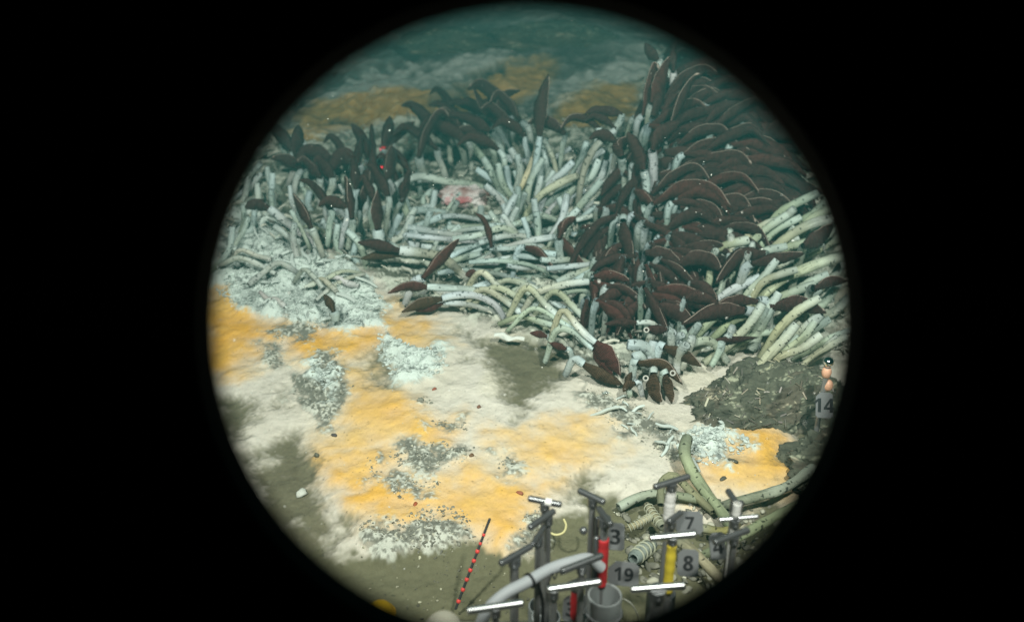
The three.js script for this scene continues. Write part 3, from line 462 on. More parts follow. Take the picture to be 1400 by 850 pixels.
thick([[845, 240], [930, 220], [930, 330], [920, 420], [855, 410]], 18, [0.06, 0.24], 'plume in middle of thicket', (x, y) => (55 + (890 - x) * 0.6) * deg, { len: [55, 90] });
thick([[786, 290], [850, 268], [872, 330], [868, 425], [800, 415], [812, 345]], 26, [0.06, 0.2], 'plume spilling from thicket', (x, y) => (60 + 70 * noise2(x * 0.06, y * 0.06, 5)) * deg, { len: [40, 72], w: [7.5, 11], spin: 0.7 });

const deep = { tubes: [], plumes: [], crests: [] };
for (const [poly, n, d] of [[[[880, 110], [930, 70], [1010, 110], [1050, 170], [960, 175], [880, 180]], 44, (x, y) => (-30 + (x - 880) * 0.35) * deg], [[[865, 180], [1050, 165], [1070, 240], [1030, 320], [870, 330]], 84, sweep], [[[846, 215], [885, 150], [920, 330], [935, 425], [850, 415], [812, 300]], 54, (x, y) => (105 - Math.max(0, x - 840) * 1.0 + 40 * noise2(x * 0.05, y * 0.05, 3)) * deg]])
  crowd({ poly, n, gap: 6, len: [60, 105], dir: d, lift: [0.03, 0.2], r: [5, 7], w: [8.5, 12], tl: [14, 26], tdir: () => -1.2, label: 'plume', group: '', o: { low: [0.2, 0.24, 0.22], tip: [0.5, 0.6, 0.64] }, spin: 0.5, crest: 0.45, sink: deep });  // same thicket shade painted into the tube bases here
{
  const t = thing('worm_thicket', 'dark maroon plumes filling the depth of the thicket, too crowded to tell apart', 'tube worms', V(0, 0, 0)); t.userData.kind = 'stuff';
  mesh('tubes', mergeGeometries(deep.tubes), M.tube, t); mesh('plumes', mergeGeometries(deep.plumes), M.plume[1], t); mesh('pale_crests', mergeGeometries(deep.crests), M.crest, t);
}
crowd({ poly: [[560, 190], [600, 160], [680, 150], [730, 160], [720, 200], [600, 220]], n: 16, gap: 14, len: [45, 75], dir: (x, y) => -150 * deg, lift: [0.16, 0.26], r: [5, 7], w: [9, 13], tl: [24, 44], tdir: () => -110 * deg, mats: [1], crest: 0.2, label: 'dim plume in back row', group: 'dim dark plumes in the back row' });
crowd({ poly: [[395, 215], [470, 200], [560, 200], [580, 240], [530, 310], [430, 290]], n: 22, gap: 15, len: [38, 70], spin: 0.6, dir: (x, y) => (x < 480 ? -150 : -105) * deg, lift: [0.12, 0.24], r: [5, 7], w: [8, 12], tl: [24, 44], tdir: () => -80 * deg, mats: [1], crest: 0.3, label: 'dim plume among far tubes', group: 'dim dark plumes among the far tubes' });
crowd({ poly: [[740, 180], [800, 160], [860, 150], [850, 200], [780, 200]], n: 5, gap: 18, len: [40, 60], dir: () => -170 * deg, lift: [0.18, 0.26], r: [5, 7], w: [8, 11], tl: [24, 40], tdir: () => -70 * deg, mats: [1], crest: 0.2, label: 'dark far plume', group: 'dark plumes beside the far orange patch' });

// tubes without a plume
const tubes = (poly, n, gap, tdir, tl, lift, r, label, e = {}) => crowd({ poly, n, gap, tdir, tl, lift, r, label, group: label.replace('tube', 'tubes'), ...e });
tubes([[640, 200], [700, 175], [780, 190], [850, 190], [830, 280], [700, 310], [650, 290]], 58, 9, (x, y) => (x < 700 ? -118 : x < 770 ? -85 : -50) * deg, [60, 135], [0.06, 0.24], [4.6, 7], 'pale tube');
tubes([[540, 290], [680, 290], [800, 300], [840, 400], [700, 400], [600, 380], [540, 340]], 54, 9, (x, y) => (rnd() < 0.7 ? 175 : -20) * deg, [70, 140], [0.03, 0.16], [4.4, 6.8], 'pale lower tube', { bow: 0.12 });
tubes([[600, 385], [700, 395], [780, 400], [820, 440], [800, 470], [720, 440], [640, 420]], 24, 9, (x, y) => (x < 700 ? -172 : 28) * deg, [60, 120], [0.02, 0.055], [4.6, 6.6], 'pale front tube', { bow: 0.08, o: { low: [0.52, 0.56, 0.46] } });
tubes([[300, 200], [350, 180], [430, 190], [440, 250], [400, 310], [310, 310]], 36, 9, (x, y) => (x < 360 ? -60 : -110) * deg, [50, 110], [0.08, 0.22], [4, 6.2], 'far pale fan tube');
tubes([[440, 240], [560, 230], [640, 260], [600, 330], [480, 340], [440, 300]], 38, 9, (x, y) => (-100 + (x - 500) * 0.25) * deg, [50, 110], [0.04, 0.16], [4, 6.2], 'dim pale tube');
tubes([[310, 310], [370, 312], [430, 350], [500, 395], [480, 430], [400, 430], [330, 400]], 12, 18, (x, y) => (rnd() < 0.7 ? 30 : 150) * deg, [40, 90], [0.02, 0.06], [3.6, 6], 'white crusted tube', { bow: 0.1, o: { low: [0.54, 0.57, 0.54], tip: [0.56, 0.6, 0.58], wob: 0.25 } });
tubes([[1010, 310], [1060, 300], [1140, 250], [1168, 330], [1168, 470], [1060, 462], [1010, 420]], 56, 9, (x, y) => (-38 + (x > 1100 ? 8 : 0)) * deg, [70, 130], [0.08, 0.28], [6.2, 9], 'stout cream tube', { bow: 0.12, o: { low: [0.46, 0.5, 0.38], tip: [0.5, 0.58, 0.55] } });
tubes([[900, 440], [960, 430], [1010, 440], [1000, 470], [940, 475], [905, 480]], 16, 9, (x, y) => -60 * deg, [30, 60], [0.06, 0.16], [7, 9], 'blue-white tube', { o: { low: [0.52, 0.58, 0.54], tip: [0.58, 0.68, 0.7] } });
tubes([[960, 320], [1000, 310], [1030, 320], [1030, 350], [980, 360]], 14, 8, (x, y) => -80 * deg, [30, 60], [0.14, 0.26], [6, 8], 'white gap tube', { o: { low: [0.6, 0.63, 0.54], tip: [0.62, 0.7, 0.7] } });

// ---------------------------------------------------------------- rubble, crust flakes
function lump(k) { const g = mergeVertices(new THREE.IcosahedronGeometry(1, 1).deleteAttribute('uv').deleteAttribute('normal')), p = g.attributes.position; for (let i = 0; i < p.count; i++) { const s = 1 + 0.55 * noise3(p.getX(i) * 1.6 + k * 9, p.getY(i) * 1.6, p.getZ(i) * 1.6); p.setXYZ(i, p.getX(i) * s, p.getY(i) * s, p.getZ(i) * s); } g.computeVertexNormals(); return g; }
function scatter(name, polys, n, size, shape, color, label, category, flat = 0.5, lift = 0) {
  const mats = std(0xffffff, 0.9), inst = new THREE.InstancedMesh(shape, mats, n), m = new THREE.Matrix4(), q = new THREE.Quaternion(), e = new THREE.Euler(), c = new THREE.Color();
  inst.name = numbered(name); inst.castShadow = inst.receiveShadow = true;
  const areas = polys.map((p) => Math.abs(p.reduce((s, a, i) => s + a[0] * p[(i + 1) % p.length][1] - a[1] * p[(i + 1) % p.length][0], 0))), sum = areas.reduce((a, b) => a + b);
  for (let k = 0; k < n; k++) {
    let a = rnd() * sum, i = 0; while (a > areas[i] && i < areas.length - 1) a -= areas[i++];
    const [[x, y] = polys[i][0]] = spread(polys[i], 1, 0), v = at(x + rr(-4, 4), y + rr(-3, 3)), s = mix(size[0], size[1], rnd() ** 2.2);
    e.set(rr(-0.6, 0.6), rr(0, TAU), rr(-0.6, 0.6)); q.setFromEuler(e);
    v.y = groundY(v.x, v.z) + s * flat * 0.4 + lift * rnd();
    m.compose(v, q, V(s * rr(0.7, 1.4), s * flat * rr(0.7, 1.3), s * rr(0.6, 1.0))); inst.setMatrixAt(k, m); color(c); inst.setColorAt(k, c);
  }
  scene.add(inst); return tag(inst, label, category, null, 'stuff');
}
const grey = (c) => { const t = rnd() < 0.7 ? rr(0.12, 0.26) : rr(0.3, 0.55); c.setRGB(t, t * 0.98, t * 0.78); };
const white = (c) => { const t = rnd() < 0.08 ? rr(0.2, 0.4) : rr(0.5, 0.66); c.setRGB(t * 0.86, t * 0.96, t * 0.9); };  // teal cast of the water put into the flake colour too
scatter('rubble', P_RUBBLE, 2000, [0.0015, 0.0055], lump(1), grey, 'grey and white shell rubble in patches on the mat and along its front edge', 'rubble', 0.45);
scatter('crust_flakes', P_CRUST, 5000, [0.002, 0.01], lump(2), white, 'white crumbly flakes covering the pale crust', 'crust', 0.35, 0.003);
{ // curled flakes, brittle bits of old tube in the white crust
  const bend = new THREE.CatmullRomCurve3([V(-1, 0, 0), V(-0.3, 0.12, 0.1), V(0.4, 0.1, -0.1), V(1, -0.05, 0.1)]), g = pipe(bend, 8, 7, (t) => 0.2 * (0.7 + 0.4 * Math.sin(t * 3.1)), (t, c) => { c[0] = c[1] = c[2] = 1; }); g.deleteAttribute('color');
  scatter('tube_fragments', [P_CRUST[0], P_CRUST[0], P_RUBBLE[6]], 150, [0.015, 0.05], g, white, 'brittle white bits of old tube in the crust', 'tube fragments', 0.8, 0.0);
  scatter('tube_fragments', [P_WORM[0], [[560, 300], [850, 280], [820, 460], [600, 390]]], 1500, [0.014, 0.04], g, (c) => { const t = rr(0.25, 0.6); c.setRGB(t, t, t * 0.85); }, 'broken tube litter on the ground between the worms', 'tube fragments', 1.0, 0.04);
}
{ const g = lump(9); scatter('rubble', [[[840, 690], [1000, 680], [1080, 690], [1000, 780], [900, 800], [860, 760]]], 420, [0.003, 0.014], g, grey, 'grey litter of shell and tube between the old tubes and the cores', 'rubble', 0.6, 0.004); }
scatter('sediment_crumbs', [[[430, 740], [640, 752], [760, 748], [840, 800], [620, 850], [520, 830]]], 160, [0.0015, 0.005], lump(3), (c) => { const t = rnd() < 0.3 ? rr(0.3, 0.5) : rr(0.08, 0.16); c.setRGB(t, t * 0.97, t * 0.7); }, 'small crumbs on the bare brown sediment', 'crumbs', 0.6);

// ---------------------------------------------------------------- the rocks
function rockGeometry(rx, ry, rz, k, amp = 0.28, detail = 40) {
  const g = mergeVertices(new THREE.IcosahedronGeometry(1, detail).deleteAttribute('uv').deleteAttribute('normal')), p = g.attributes.position, col = new Float32Array(p.count * 3);
  for (let i = 0; i < p.count; i++) {
    const x = p.getX(i), y = p.getY(i), z = p.getZ(i), s = 1 + amp * fbm3(x * 1.7 + k, y * 1.7, z * 1.7, 3) * 1.6 + 0.11 * fbm3(x * 9 + k, y * 9, z * 9, 3) + 0.05 * noise3(x * 40, y * 40, z * 40) - 0.05 * Math.max(0, 1 - Math.abs(fbm3(x * 2.4 + k + 9, y * 2.4, z * 2.4, 3)) * 10);
    p.setXYZ(i, x * s * rx, y * s * ry, z * s * rz);
    const n = fbm3(x * 6 + k, y * 6, z * 6, 4), m = noise3(x * 38 + k, y * 38, z * 38);
    let t = 0.095 + 0.07 * n + 0.03 * m; if (n + 0.6 * m > 0.52) t = 0.36;
    const rust = fbm3(x * 4 + k + 30, y * 4, z * 4, 3) > 0.22 ? 1.15 : 1;
    col[i * 3] = t * rust * 0.88; col[i * 3 + 1] = t * 0.92; col[i * 3 + 2] = t * 0.66;
  }
  g.setAttribute('color', new THREE.BufferAttribute(col, 3)); g.computeVertexNormals(); return g;
}
const rockMat = new THREE.MeshStandardMaterial({ vertexColors: true, roughness: 0.95 });
{
  const p = at(1050, 552); p.y -= 0.03;
  const r = tag(mesh('rock', rockGeometry(0.29, 0.17, 0.18, 3), rockMat), 'rough dark brown rock between the stout cream tubes and the orange patch', 'rock'); r.position.copy(p); r.rotation.y = 0.3;
  const p2 = at(1150, 640), r2 = tag(mesh('rock', rockGeometry(0.2, 0.1, 0.16, 8, 0.3, 24), rockMat), 'low dark rock at the rim of the view beside the orange patch', 'rock'); r2.position.copy(p2);
  // debris on the big rock
  const pts = r.geometry.attributes.position, twig = new THREE.CapsuleGeometry(0.1, 1.4, 3, 6); twig.rotateZ(Math.PI / 2);
  const n = 420, inst = new THREE.InstancedMesh(twig, std(0xffffff, 0.9), n), m = new THREE.Matrix4(), q = new THREE.Quaternion(), c = new THREE.Color(), nn = r.geometry.attributes.normal;
  for (let k = 0; k < n; k++) {
    let i; do { i = Math.floor(rnd() * pts.count); } while (nn.getY(i) < 0.05);
    const v = V().fromBufferAttribute(pts, i), N = V().fromBufferAttribute(nn, i), s = rr(0.006, 0.022); q.setFromUnitVectors(V(0, 1, 0), N).multiply(new THREE.Quaternion().setFromEuler(new THREE.Euler(0, rr(0, TAU), rr(-0.3, 0.3))));
    m.compose(v.addScaledVector(N, 0.001), q, V(s, s * rr(0.8, 2), s * rr(0.8, 2))); inst.setMatrixAt(k, m);
    const t = rnd() < 0.35 ? rr(0.3, 0.5) : rr(0.08, 0.2); c.setRGB(t, t * rr(0.85, 1), t * rr(0.6, 0.85)); inst.setColorAt(k, c);
  }
  inst.name = 'rock_debris'; inst.position.copy(r.position); inst.rotation.copy(r.rotation); scene.add(inst); tag(inst, 'shell and tube debris strewn over the dark brown rock', 'debris', null, 'stuff');
  // pink crust among the tubes
  const pk = at(636, 268, 0.05), g = rockGeometry(0.13, 0.06, 0.07, 21, 0.3, 22), pc = g.attributes.color;
  for (let i = 0; i < pc.count; i++) { const x = g.attributes.position.getX(i) * 8, y = g.attributes.position.getY(i) * 8, z = g.attributes.position.getZ(i) * 8, a = fbm3(x * 2, y * 2, z * 2, 4), red = fbm3(x * 1.5 + 40, y * 1.5, z * 1.5, 3) > 0.2 ? 1 : 0; pc.setXYZ(i, clamp(0.42 + 0.5 * a), clamp((red ? 0.14 : 0.33) + 0.6 * a), clamp((red ? 0.15 : 0.32) + 0.6 * a)); }
  const pr = tag(mesh('pink_crust', g, rockMat), 'pink and white mottled crust wedged among the tubes', 'crust'); pr.position.copy(pk);
  for (const [x, y, rx, ry, rz, k, lab] of [[620, 62, 0.5, 0.2, 0.3, 11, 'dim dark boulder at the top of the far slope'], [760, 46, 0.55, 0.18, 0.3, 15, 'dim dark boulder on the skyline behind the tall horn-like plume']]) {
    const gg = rockGeometry(rx, ry, rz, k, 0.3, 28), o = tag(mesh('rock', gg, rockMat), lab, 'rock'); o.position.copy(at(x, y)); o.position.y -= ry * 0.35;
  }
}

// ---------------------------------------------------------------- old tubes at the lower edge of the mat
function oldTube(label, pix, r, o = {}) {
  r *= 0.84; const pts = pix.map(([x, y, l = 0.03]) => at(x, y, l)), s = depthOf(pts[0]) / F, base = pts[0].clone(), t = thing('old_worm_tube', label, 'worm tube', base);
  mesh('tube', tubeGeometry(pts.map((p) => p.clone().sub(base)), r * s, { open: true, wob: 0.14, age: 1, low: [0.36, 0.38, 0.28], tip: [0.4, 0.43, 0.34], ...o }), M.tube, t);
  if (o.rings) { const c = new THREE.CatmullRomCurve3(pts.map((p) => p.clone().sub(base))), gs = []; for (let i = 1; i < o.rings; i++) { const g = new THREE.TorusGeometry(r * s * 1.02, r * s * 0.14, 6, 14); g.applyQuaternion(new THREE.Quaternion().setFromUnitVectors(V(0, 0, 1), c.getTangentAt(i / o.rings))); const p = c.getPointAt(i / o.rings); gs.push(g.translate(p.x, p.y, p.z)); } mesh('growth_rings', mergeGeometries(gs), std(lin(0.4, 0.41, 0.31), 0.85), t); }
}
oldTube('thick dull old tube rising beside the white crust and orange patch', [[1002, 724, 0.02], [984, 696, 0.03], [956, 660, 0.05], [944, 640, 0.07], [936, 618, 0.09], [940, 598, 0.1]], 11, { low: [0.42, 0.44, 0.32], tip: [0.2, 0.22, 0.17] });
oldTube('old tube bent in a hook beside the white wrapped handle', [[975, 700, 0.02], [945, 672, 0.04], [920, 650, 0.06], [905, 660, 0.05], [904, 690, 0.02]], 7.5, { low: [0.3, 0.3, 0.19], tip: [0.18, 0.19, 0.13] });
oldTube('smooth pale blue-grey tube lying behind the cores', [[985, 688, 0.02], [940, 680, 0.03], [900, 674, 0.03], [872, 680, 0.02], [846, 694, 0.01]], 8, { low: [0.36, 0.42, 0.36], tip: [0.42, 0.48, 0.42] });
oldTube('blue-grey tube crossing the foot of the orange patch', [[985, 692, 0.03], [1030, 680, 0.04], [1070, 668, 0.05], [1096, 652, 0.06], [1112, 640, 0.06]], 9, { low: [0.33, 0.38, 0.31], tip: [0.38, 0.44, 0.38] });
oldTube('long greenish tube running out to the rim of the view', [[960, 760, 0.03], [1010, 734, 0.04], [1060, 706, 0.05], [1100, 684, 0.06]], 9, { low: [0.34, 0.38, 0.26], tip: [0.38, 0.42, 0.3] });
oldTube('cream worn tube lying under the plate numbered eight', [[990, 798, 0.02], [968, 774, 0.03], [946, 752, 0.03], [924, 736, 0.02]], 10, { low: [0.4, 0.4, 0.28] });
oldTube('short ringed tube piece lying by the plate numbered seven', [[884, 690, 0.02], [894, 704, 0.02], [906, 720, 0.02]], 7.5, { low: [0.42, 0.42, 0.28], rings: 7 });
oldTube('blue-grey ringed stub beside the upper bright bar', [[892, 744, 0.02], [880, 752, 0.03], [866, 764, 0.04]], 12, { low: [0.3, 0.35, 0.3], tip: [0.28, 0.34, 0.32], rings: 5 });
oldTube('crooked ringed tube piece lying behind the red wrapped core', [[856, 724, 0.02], [872, 716, 0.03], [890, 706, 0.03]], 6.5, { low: [0.42, 0.43, 0.32], rings: 9 });
oldTube('greenish tube on the sediment beyond the ring-shaped loop', [[1010, 716, 0.02], [990, 726, 0.02], [960, 722, 0.02]], 8, { low: [0.36, 0.36, 0.16] });

// ---------------------------------------------------------------- small things on the mat
{
  const shell = lump(5);
  const small = (name, label, category, px, py, s, col, flat = 0.6, long = 1.5, turn = 0) => { const o = tag(mesh(name, shell, std(lin(...col), 0.7)), label, category), v = at(px, py); v.y = groundY(v.x, v.z) + s * flat * 0.6; o.position.copy(v); o.scale.set(s * long, s * flat, s); o.rotation.set(0.1, turn, 0.1); };
  small('snail', 'rusty snail on the brightest orange mat above the front rubble', 'snail', 568, 690, 0.006, [0.3, 0.07, 0.02], 0.7, 1.5, 1.1);
  small('snail', 'rusty snail on orange mat nearest the dark handles', 'snail', 711, 677, 0.007, [0.3, 0.1, 0.05], 0.7, 1.6, -0.6);
  small('snail', 'brown snail on the pale mat below the dark hollow', 'snail', 655, 556, 0.007, [0.16, 0.07, 0.04], 0.9, 1.1, 0.4);
  small('snail', 'tiny rust coloured snail high on the pale mat', 'snail', 594, 531, 0.006, [0.25, 0.06, 0.03], 0.7, 1.5, 0.4);
  small('snail', 'brown snail on the end of the upper rubble patch', 'snail', 645, 623, 0.007, [0.13, 0.07, 0.03], 0.8, 1.2, 0.4);
  small('crumb', 'dark upright crumb on the mat, right of the frayed sediment', 'crumb', 433, 623, 0.009, [0.1, 0.1, 0.07], 0.9, 0.8, 1.3);
  small('crumb', 'dark broken crumb high on the cream mat', 'crumb', 457, 596, 0.007, [0.07, 0.06, 0.06], 0.7, 1.5, -0.6);
  small('crumb', 'thin dark sliver on the orange patch by the rock', 'crumb', 1002, 637, 0.007, [0.08, 0.08, 0.06], 0.5, 2.6, -0.7);
  small('crumb', 'dark speck low on the orange patch by the rock', 'crumb', 989, 656, 0.007, [0.08, 0.08, 0.06], 0.7, 1.8, 0.5);
  small('pebble', 'pale round pebble in the frayed sediment', 'pebble', 412, 669, 0.016, [0.5, 0.52, 0.46], 0.7, 1.1, 0.5);
  small('pebble', 'small dark pebble in the cream mat above the rubble', 'pebble', 575, 549, 0.007, [0.2, 0.2, 0.16], 0.7, 1.7, 0.2);
  // white torn sheet by the dark hollow
  const sg = new THREE.PlaneGeometry(0.12, 0.022, 24, 8), sp = sg.attributes.position; for (let i = 0; i < sp.count; i++) { const x = sp.getX(i), y = sp.getY(i); sp.setXYZ(i, x, 0.012 * noise2(x * 40, y * 60, 2) + 0.03 * Math.exp(-((y / 0.02) ** 2)) - 0.25 * x * x * 8 * 0.1, y + 0.012 * noise2(x * 30, 4, 2)); } sg.computeVertexNormals();
  const s = tag(mesh('white_flake', sg, new THREE.MeshStandardMaterial({ color: lin(0.6, 0.63, 0.58), roughness: 0.7, side: THREE.DoubleSide })), 'bright white torn flake at the upper edge of the dark hollow', 'flake'); s.position.copy(at(697, 464, 0.02)); s.rotation.y = -0.25; s.rotation.x = 0.5;
  // limpets
  for (const [x, y, l, lab] of [[884, 451, 0.2, 'pale ring-shaped limpet on the level dark plume'], [883, 517, 0.14, 'white ring-shaped limpet above the downward plumes'], [920, 510, 0.15, 'small pale limpet on the arching brown plume']]) { const g = new THREE.TorusGeometry(0.008, 0.0028, 10, 24); const o = tag(mesh('limpet', g, std(lin(0.4, 0.4, 0.36), 0.6)), lab, 'limpet'); o.position.copy(at(x, y, l)); o.lookAt(EYE.x, EYE.y + 0.4, EYE.z); }
}

// ---------------------------------------------------------------- gear in front of the submersible
const font = await new FontLoader().loadAsync('fonts/droid/droid_sans_bold.typeface.json');
const G = {
  steel: new THREE.MeshStandardMaterial({ color: lin(0.85, 0.85, 0.86), metalness: 1, roughness: 0.36 }), dull: new THREE.MeshStandardMaterial({ color: lin(0.2, 0.205, 0.21), metalness: 0.75, roughness: 0.34 }),
  shaft: new THREE.MeshStandardMaterial({ color: lin(0.3, 0.3, 0.3), metalness: 0.5, roughness: 0.42 }), white: std(lin(0.82, 0.8, 0.77), 0.7), red: std(lin(0.55, 0.025, 0.03), 0.6), yellow: std(lin(0.85, 0.66, 0.06), 0.6),
  plate: std(lin(0.15, 0.155, 0.16), 0.7), ink: std(lin(0.012, 0.012, 0.014), 0.8), pvc: std(lin(0.28, 0.3, 0.3), 0.55), black: std(lin(0.012, 0.012, 0.013), 0.6), rope: std(lin(0.6, 0.55, 0.28), 0.8),
};
const GEAR = 'push cores standing in the rack';
function rod(a, b, r, cap = true) { const L = a.distanceTo(b), g = cap ? new THREE.CapsuleGeometry(r, Math.max(0.001, L - 2 * r), 6, 18) : new THREE.CylinderGeometry(r, r, L, 20); return g.applyQuaternion(new THREE.Quaternion().setFromUnitVectors(V(0, 1, 0), b.clone().sub(a).normalize())).translate((a.x + b.x) / 2, (a.y + b.y) / 2, (a.z + b.z) / 2); }
function handleBar(a, b, r) {                               // a bar with turned, slightly domed ends
  const L = a.distanceTo(b), h = L / 2, c = r * 0.3, pts = [[0, -h], [r * 0.7, -h + c * 0.15], [r * 0.95, -h + c], [r, -h + 2 * c], [r, h - 2 * c], [r * 0.95, h - c], [r * 0.7, h - c * 0.15], [0, h]].map(([x, y]) => new THREE.Vector2(x, y));
  return new THREE.LatheGeometry(pts, 24).applyQuaternion(new THREE.Quaternion().setFromUnitVectors(V(0, 1, 0), b.clone().sub(a).normalize())).translate((a.x + b.x) / 2, (a.y + b.y) / 2, (a.z + b.z) / 2);
}
function numberPlate(parent, base, px, py, y, wpx, hpx, text, roll, turn, th = 0.003) {
  const c = onPlane(px, py, y), s = depthOf(c) / F, w = wpx * s, h = hpx * s, sh = new THREE.Shape(), r = w * 0.12;
  sh.moveTo(-w / 2 + r, -h / 2); sh.lineTo(w / 2 - r, -h / 2); sh.lineTo(w / 2, -h / 2 + r); sh.lineTo(w / 2 - 0.2 * r, h / 2 - r); sh.lineTo(w / 2 - 1.5 * r, h / 2); sh.lineTo(-w / 2 + 2 * r, h / 2); sh.lineTo(-w / 2, h / 2 - r * 2); sh.lineTo(-w / 2, -h / 2 + r);
  const q = new THREE.Quaternion().setFromEuler(new THREE.Euler(-0.45, turn, roll, 'YXZ')), off = c.clone().sub(base);
  const g = new THREE.ExtrudeGeometry(sh, { depth: th, bevelEnabled: true, bevelSize: 0.0008, bevelThickness: 0.0008, bevelSegments: 2 }); const p = mesh('number_plate', g.applyQuaternion(q).translate(off.x, off.y, off.z), G.plate, parent);
  if (text) { const tg = new TextGeometry(text, { font, size: h * 0.56, depth: 0.0012, curveSegments: 5 }); tg.computeBoundingBox(); const bb = tg.boundingBox; tg.translate(-(bb.min.x + bb.max.x) / 2, -(bb.min.y + bb.max.y) / 2, th + 0.0009); mesh('digits', tg.applyQuaternion(q).translate(off.x, off.y, off.z), G.ink, p); }
  return p;
}
// bar: [x1, y1, x2, y2] in the view at height y; stem from where on the bar it hangs, down to y1
function core({ label, bar, y, y2, r = 0.0072, mat = 'dull', stem, foot = 0.04, sr = 0.0072, wraps = [], twin, plate, quiver = true, knob, cuff }) {
  const a = onPlane(bar[0], bar[1], y), b = onPlane(bar[2], bar[3], y2 ?? y), hub = stem === undefined ? a.clone().lerp(b, 0.5) : a.clone().lerp(b, stem), base = V(hub.x, foot, hub.z), t = thing('push_core', label, 'push core', base);
  const L = (p) => p.clone().sub(base), top = L(hub);
  mesh('handle', handleBar(L(a), L(b), r), G[mat], t);
  mesh('stem', rod(V(top.x, 0, top.z), V(top.x, top.y - r * 0.6, top.z), sr, false), G.shaft, t);
  mesh('hub_collar', rod(V(top.x, top.y - r - 0.016, top.z), V(top.x, top.y - r * 0.5, top.z), sr * 1.45, false), G.dull, t);
  mesh('set_screw', new THREE.CylinderGeometry(0.0022, 0.0022, 0.004, 6).rotateX(Math.PI / 2).translate(top.x, top.y - r - 0.008, top.z + sr * 1.45 + 0.001), G.steel, t);
  if (twin) mesh('guide_rod', rod(V(top.x + twin, 0, top.z + 0.004), V(top.x + twin, top.y - 0.05, top.z + 0.004), sr * 0.7), G.dull, t);
  for (const [h0, h1, m, k = 1.25] of wraps) {
    const pts = []; for (let i = 0; i <= 24; i++) pts.push(new THREE.Vector2(sr * k * (1 + 0.08 * noise2(i * 0.9, h0 * 50, 3)), mix(h0, h1, i / 24) - foot));
    const g = new THREE.LatheGeometry([new THREE.Vector2(sr, h0 - foot), ...pts, new THREE.Vector2(sr, h1 - foot)], 20).translate(top.x, 0, top.z); mesh('tape_wrap', g, G[m], t);
  }
  if (cuff) { const p = L(a.clone().lerp(b, cuff)), g = rod(p.clone().addScaledVector(b.clone().sub(a).normalize(), -0.007), p.clone().addScaledVector(b.clone().sub(a).normalize(), 0.007), r * 1.22, false); mesh('tape_cuff', g, G.white, t); }
  if (knob) mesh('valve_knob', new THREE.SphereGeometry(0.009, 20, 14).translate(top.x + knob[0], top.y + knob[1], top.z + knob[2]), G.dull, t);
  if (quiver) { const q = 0.032, pts = [[q - 0.003, 0.004], [q - 0.003, 0.13], [q - 0.001, 0.134], [q + 0.002, 0.13], [q + 0.002, 0.0]].map(([x, h]) => new THREE.Vector2(x, h)); mesh('core_tube', new THREE.LatheGeometry(pts, 36).translate(top.x, 0, top.z), G.pvc, t); mesh('piston', new THREE.CylinderGeometry(q - 0.004, q - 0.004, 0.012, 30).translate(top.x, 0.09, top.z), G.shaft, t); }
  if (plate) numberPlate(t, base, ...plate);
  return t;
}
core({ label: 'push core with dark tape-cuffed handle beside the yellow loop of cord', bar: [722, 681, 768, 690], y: 0.47, stem: 0.5, cuff: 0.62 });
core({ label: 'push core with a short dark handle just in front of the tape-cuffed one', bar: [723, 722, 758, 698], y: 0.46, stem: 0.75 });
core({ label: 'push core with a long slanting dark handle above the grey ribbon hose', bar: [683, 771, 727, 746], y: 0.44, stem: 0.45, sr: 0.0095 });
core({ label: 'push core whose light grey rod joins the long slanting handle', bar: [727, 746, 744, 720], y: 0.44, stem: 0.5, r: 0.006, sr: 0.007, quiver: false });
core({ label: 'push core with a bright bar, lowest and nearest the sphere', bar: [638, 835, 716, 824], y: 0.42, mat: 'steel', r: 0.0078 });
core({ label: 'push core with a bright bar lying over the grey ribbon hose end', bar: [748, 806, 822, 795], y: 0.42, mat: 'steel', r: 0.0078, stem: 0.12, quiver: false, plate: [781, 832, 0.3, 22, 34, '3', 0.05, -0.3] });
core({ label: 'push core with a dull grey bar above the bright one on the hose', bar: [767, 781, 824, 759], y: 0.45, stem: 0.5, r: 0.0074 });
core({ label: 'push core with dark handle tilted above the red wrapped stem', bar: [791, 670, 827, 687], y: 0.48, stem: 0.55, twin: 0.012 });
core({ label: 'push core with red wrapped stem and plate numbered three', bar: [818, 694, 836, 718], y: 0.46, stem: 0.5, sr: 0.0095, twin: -0.016, wraps: [[0.27, 0.40, 'red', 1.35]], knob: [-0.045, -0.03, 0.01], plate: [842, 733, 0.34, 24, 36, '3', 0.12, -0.35] });
core({ label: 'push core with red tape low on its stem in front of the rack', bar: [775, 800, 800, 790], y: 0.38, r: 0.006, wraps: [[0.14, 0.36, 'red', 1.35]], quiver: false });
core({ label: 'push core with white wrapped stem, dark handle and plate numbered seven', bar: [894, 666, 943, 651], y: 0.49, stem: 0.5, sr: 0.0085, wraps: [[0.385, 0.475, 'white', 1.4]], plate: [943, 714, 0.36, 36, 30, '7', 0.04, -0.1] });
core({ label: 'push core with upper bright bar and yellow wrapped stem', bar: [888, 736, 952, 730], y: 0.45, mat: 'steel', r: 0.0076, wraps: [[0.3, 0.43, 'yellow', 1.45]], plate: [941, 769, 0.31, 28, 36, '8', 0.0, -0.1] });
core({ label: 'push core with a stubby dark handle end above the upper bright bar', bar: [913, 714, 932, 700], y: 0.43, stem: 0.3, quiver: false });
core({ label: 'push core with lower bright bar in front of the yellow wrapped stem', bar: [862, 806, 937, 800], y: 0.43, mat: 'steel', r: 0.0078, sr: 0.012 });
core({ label: 'push core with thin bright bar and white taped stem near the rim of the view', bar: [983, 711, 1037, 706], y: 0.46, mat: 'steel', r: 0.0055, stem: 0.42, wraps: [[0.3, 0.445, 'white', 1.2], [0.47, 0.50, 'white', 1.2]] });
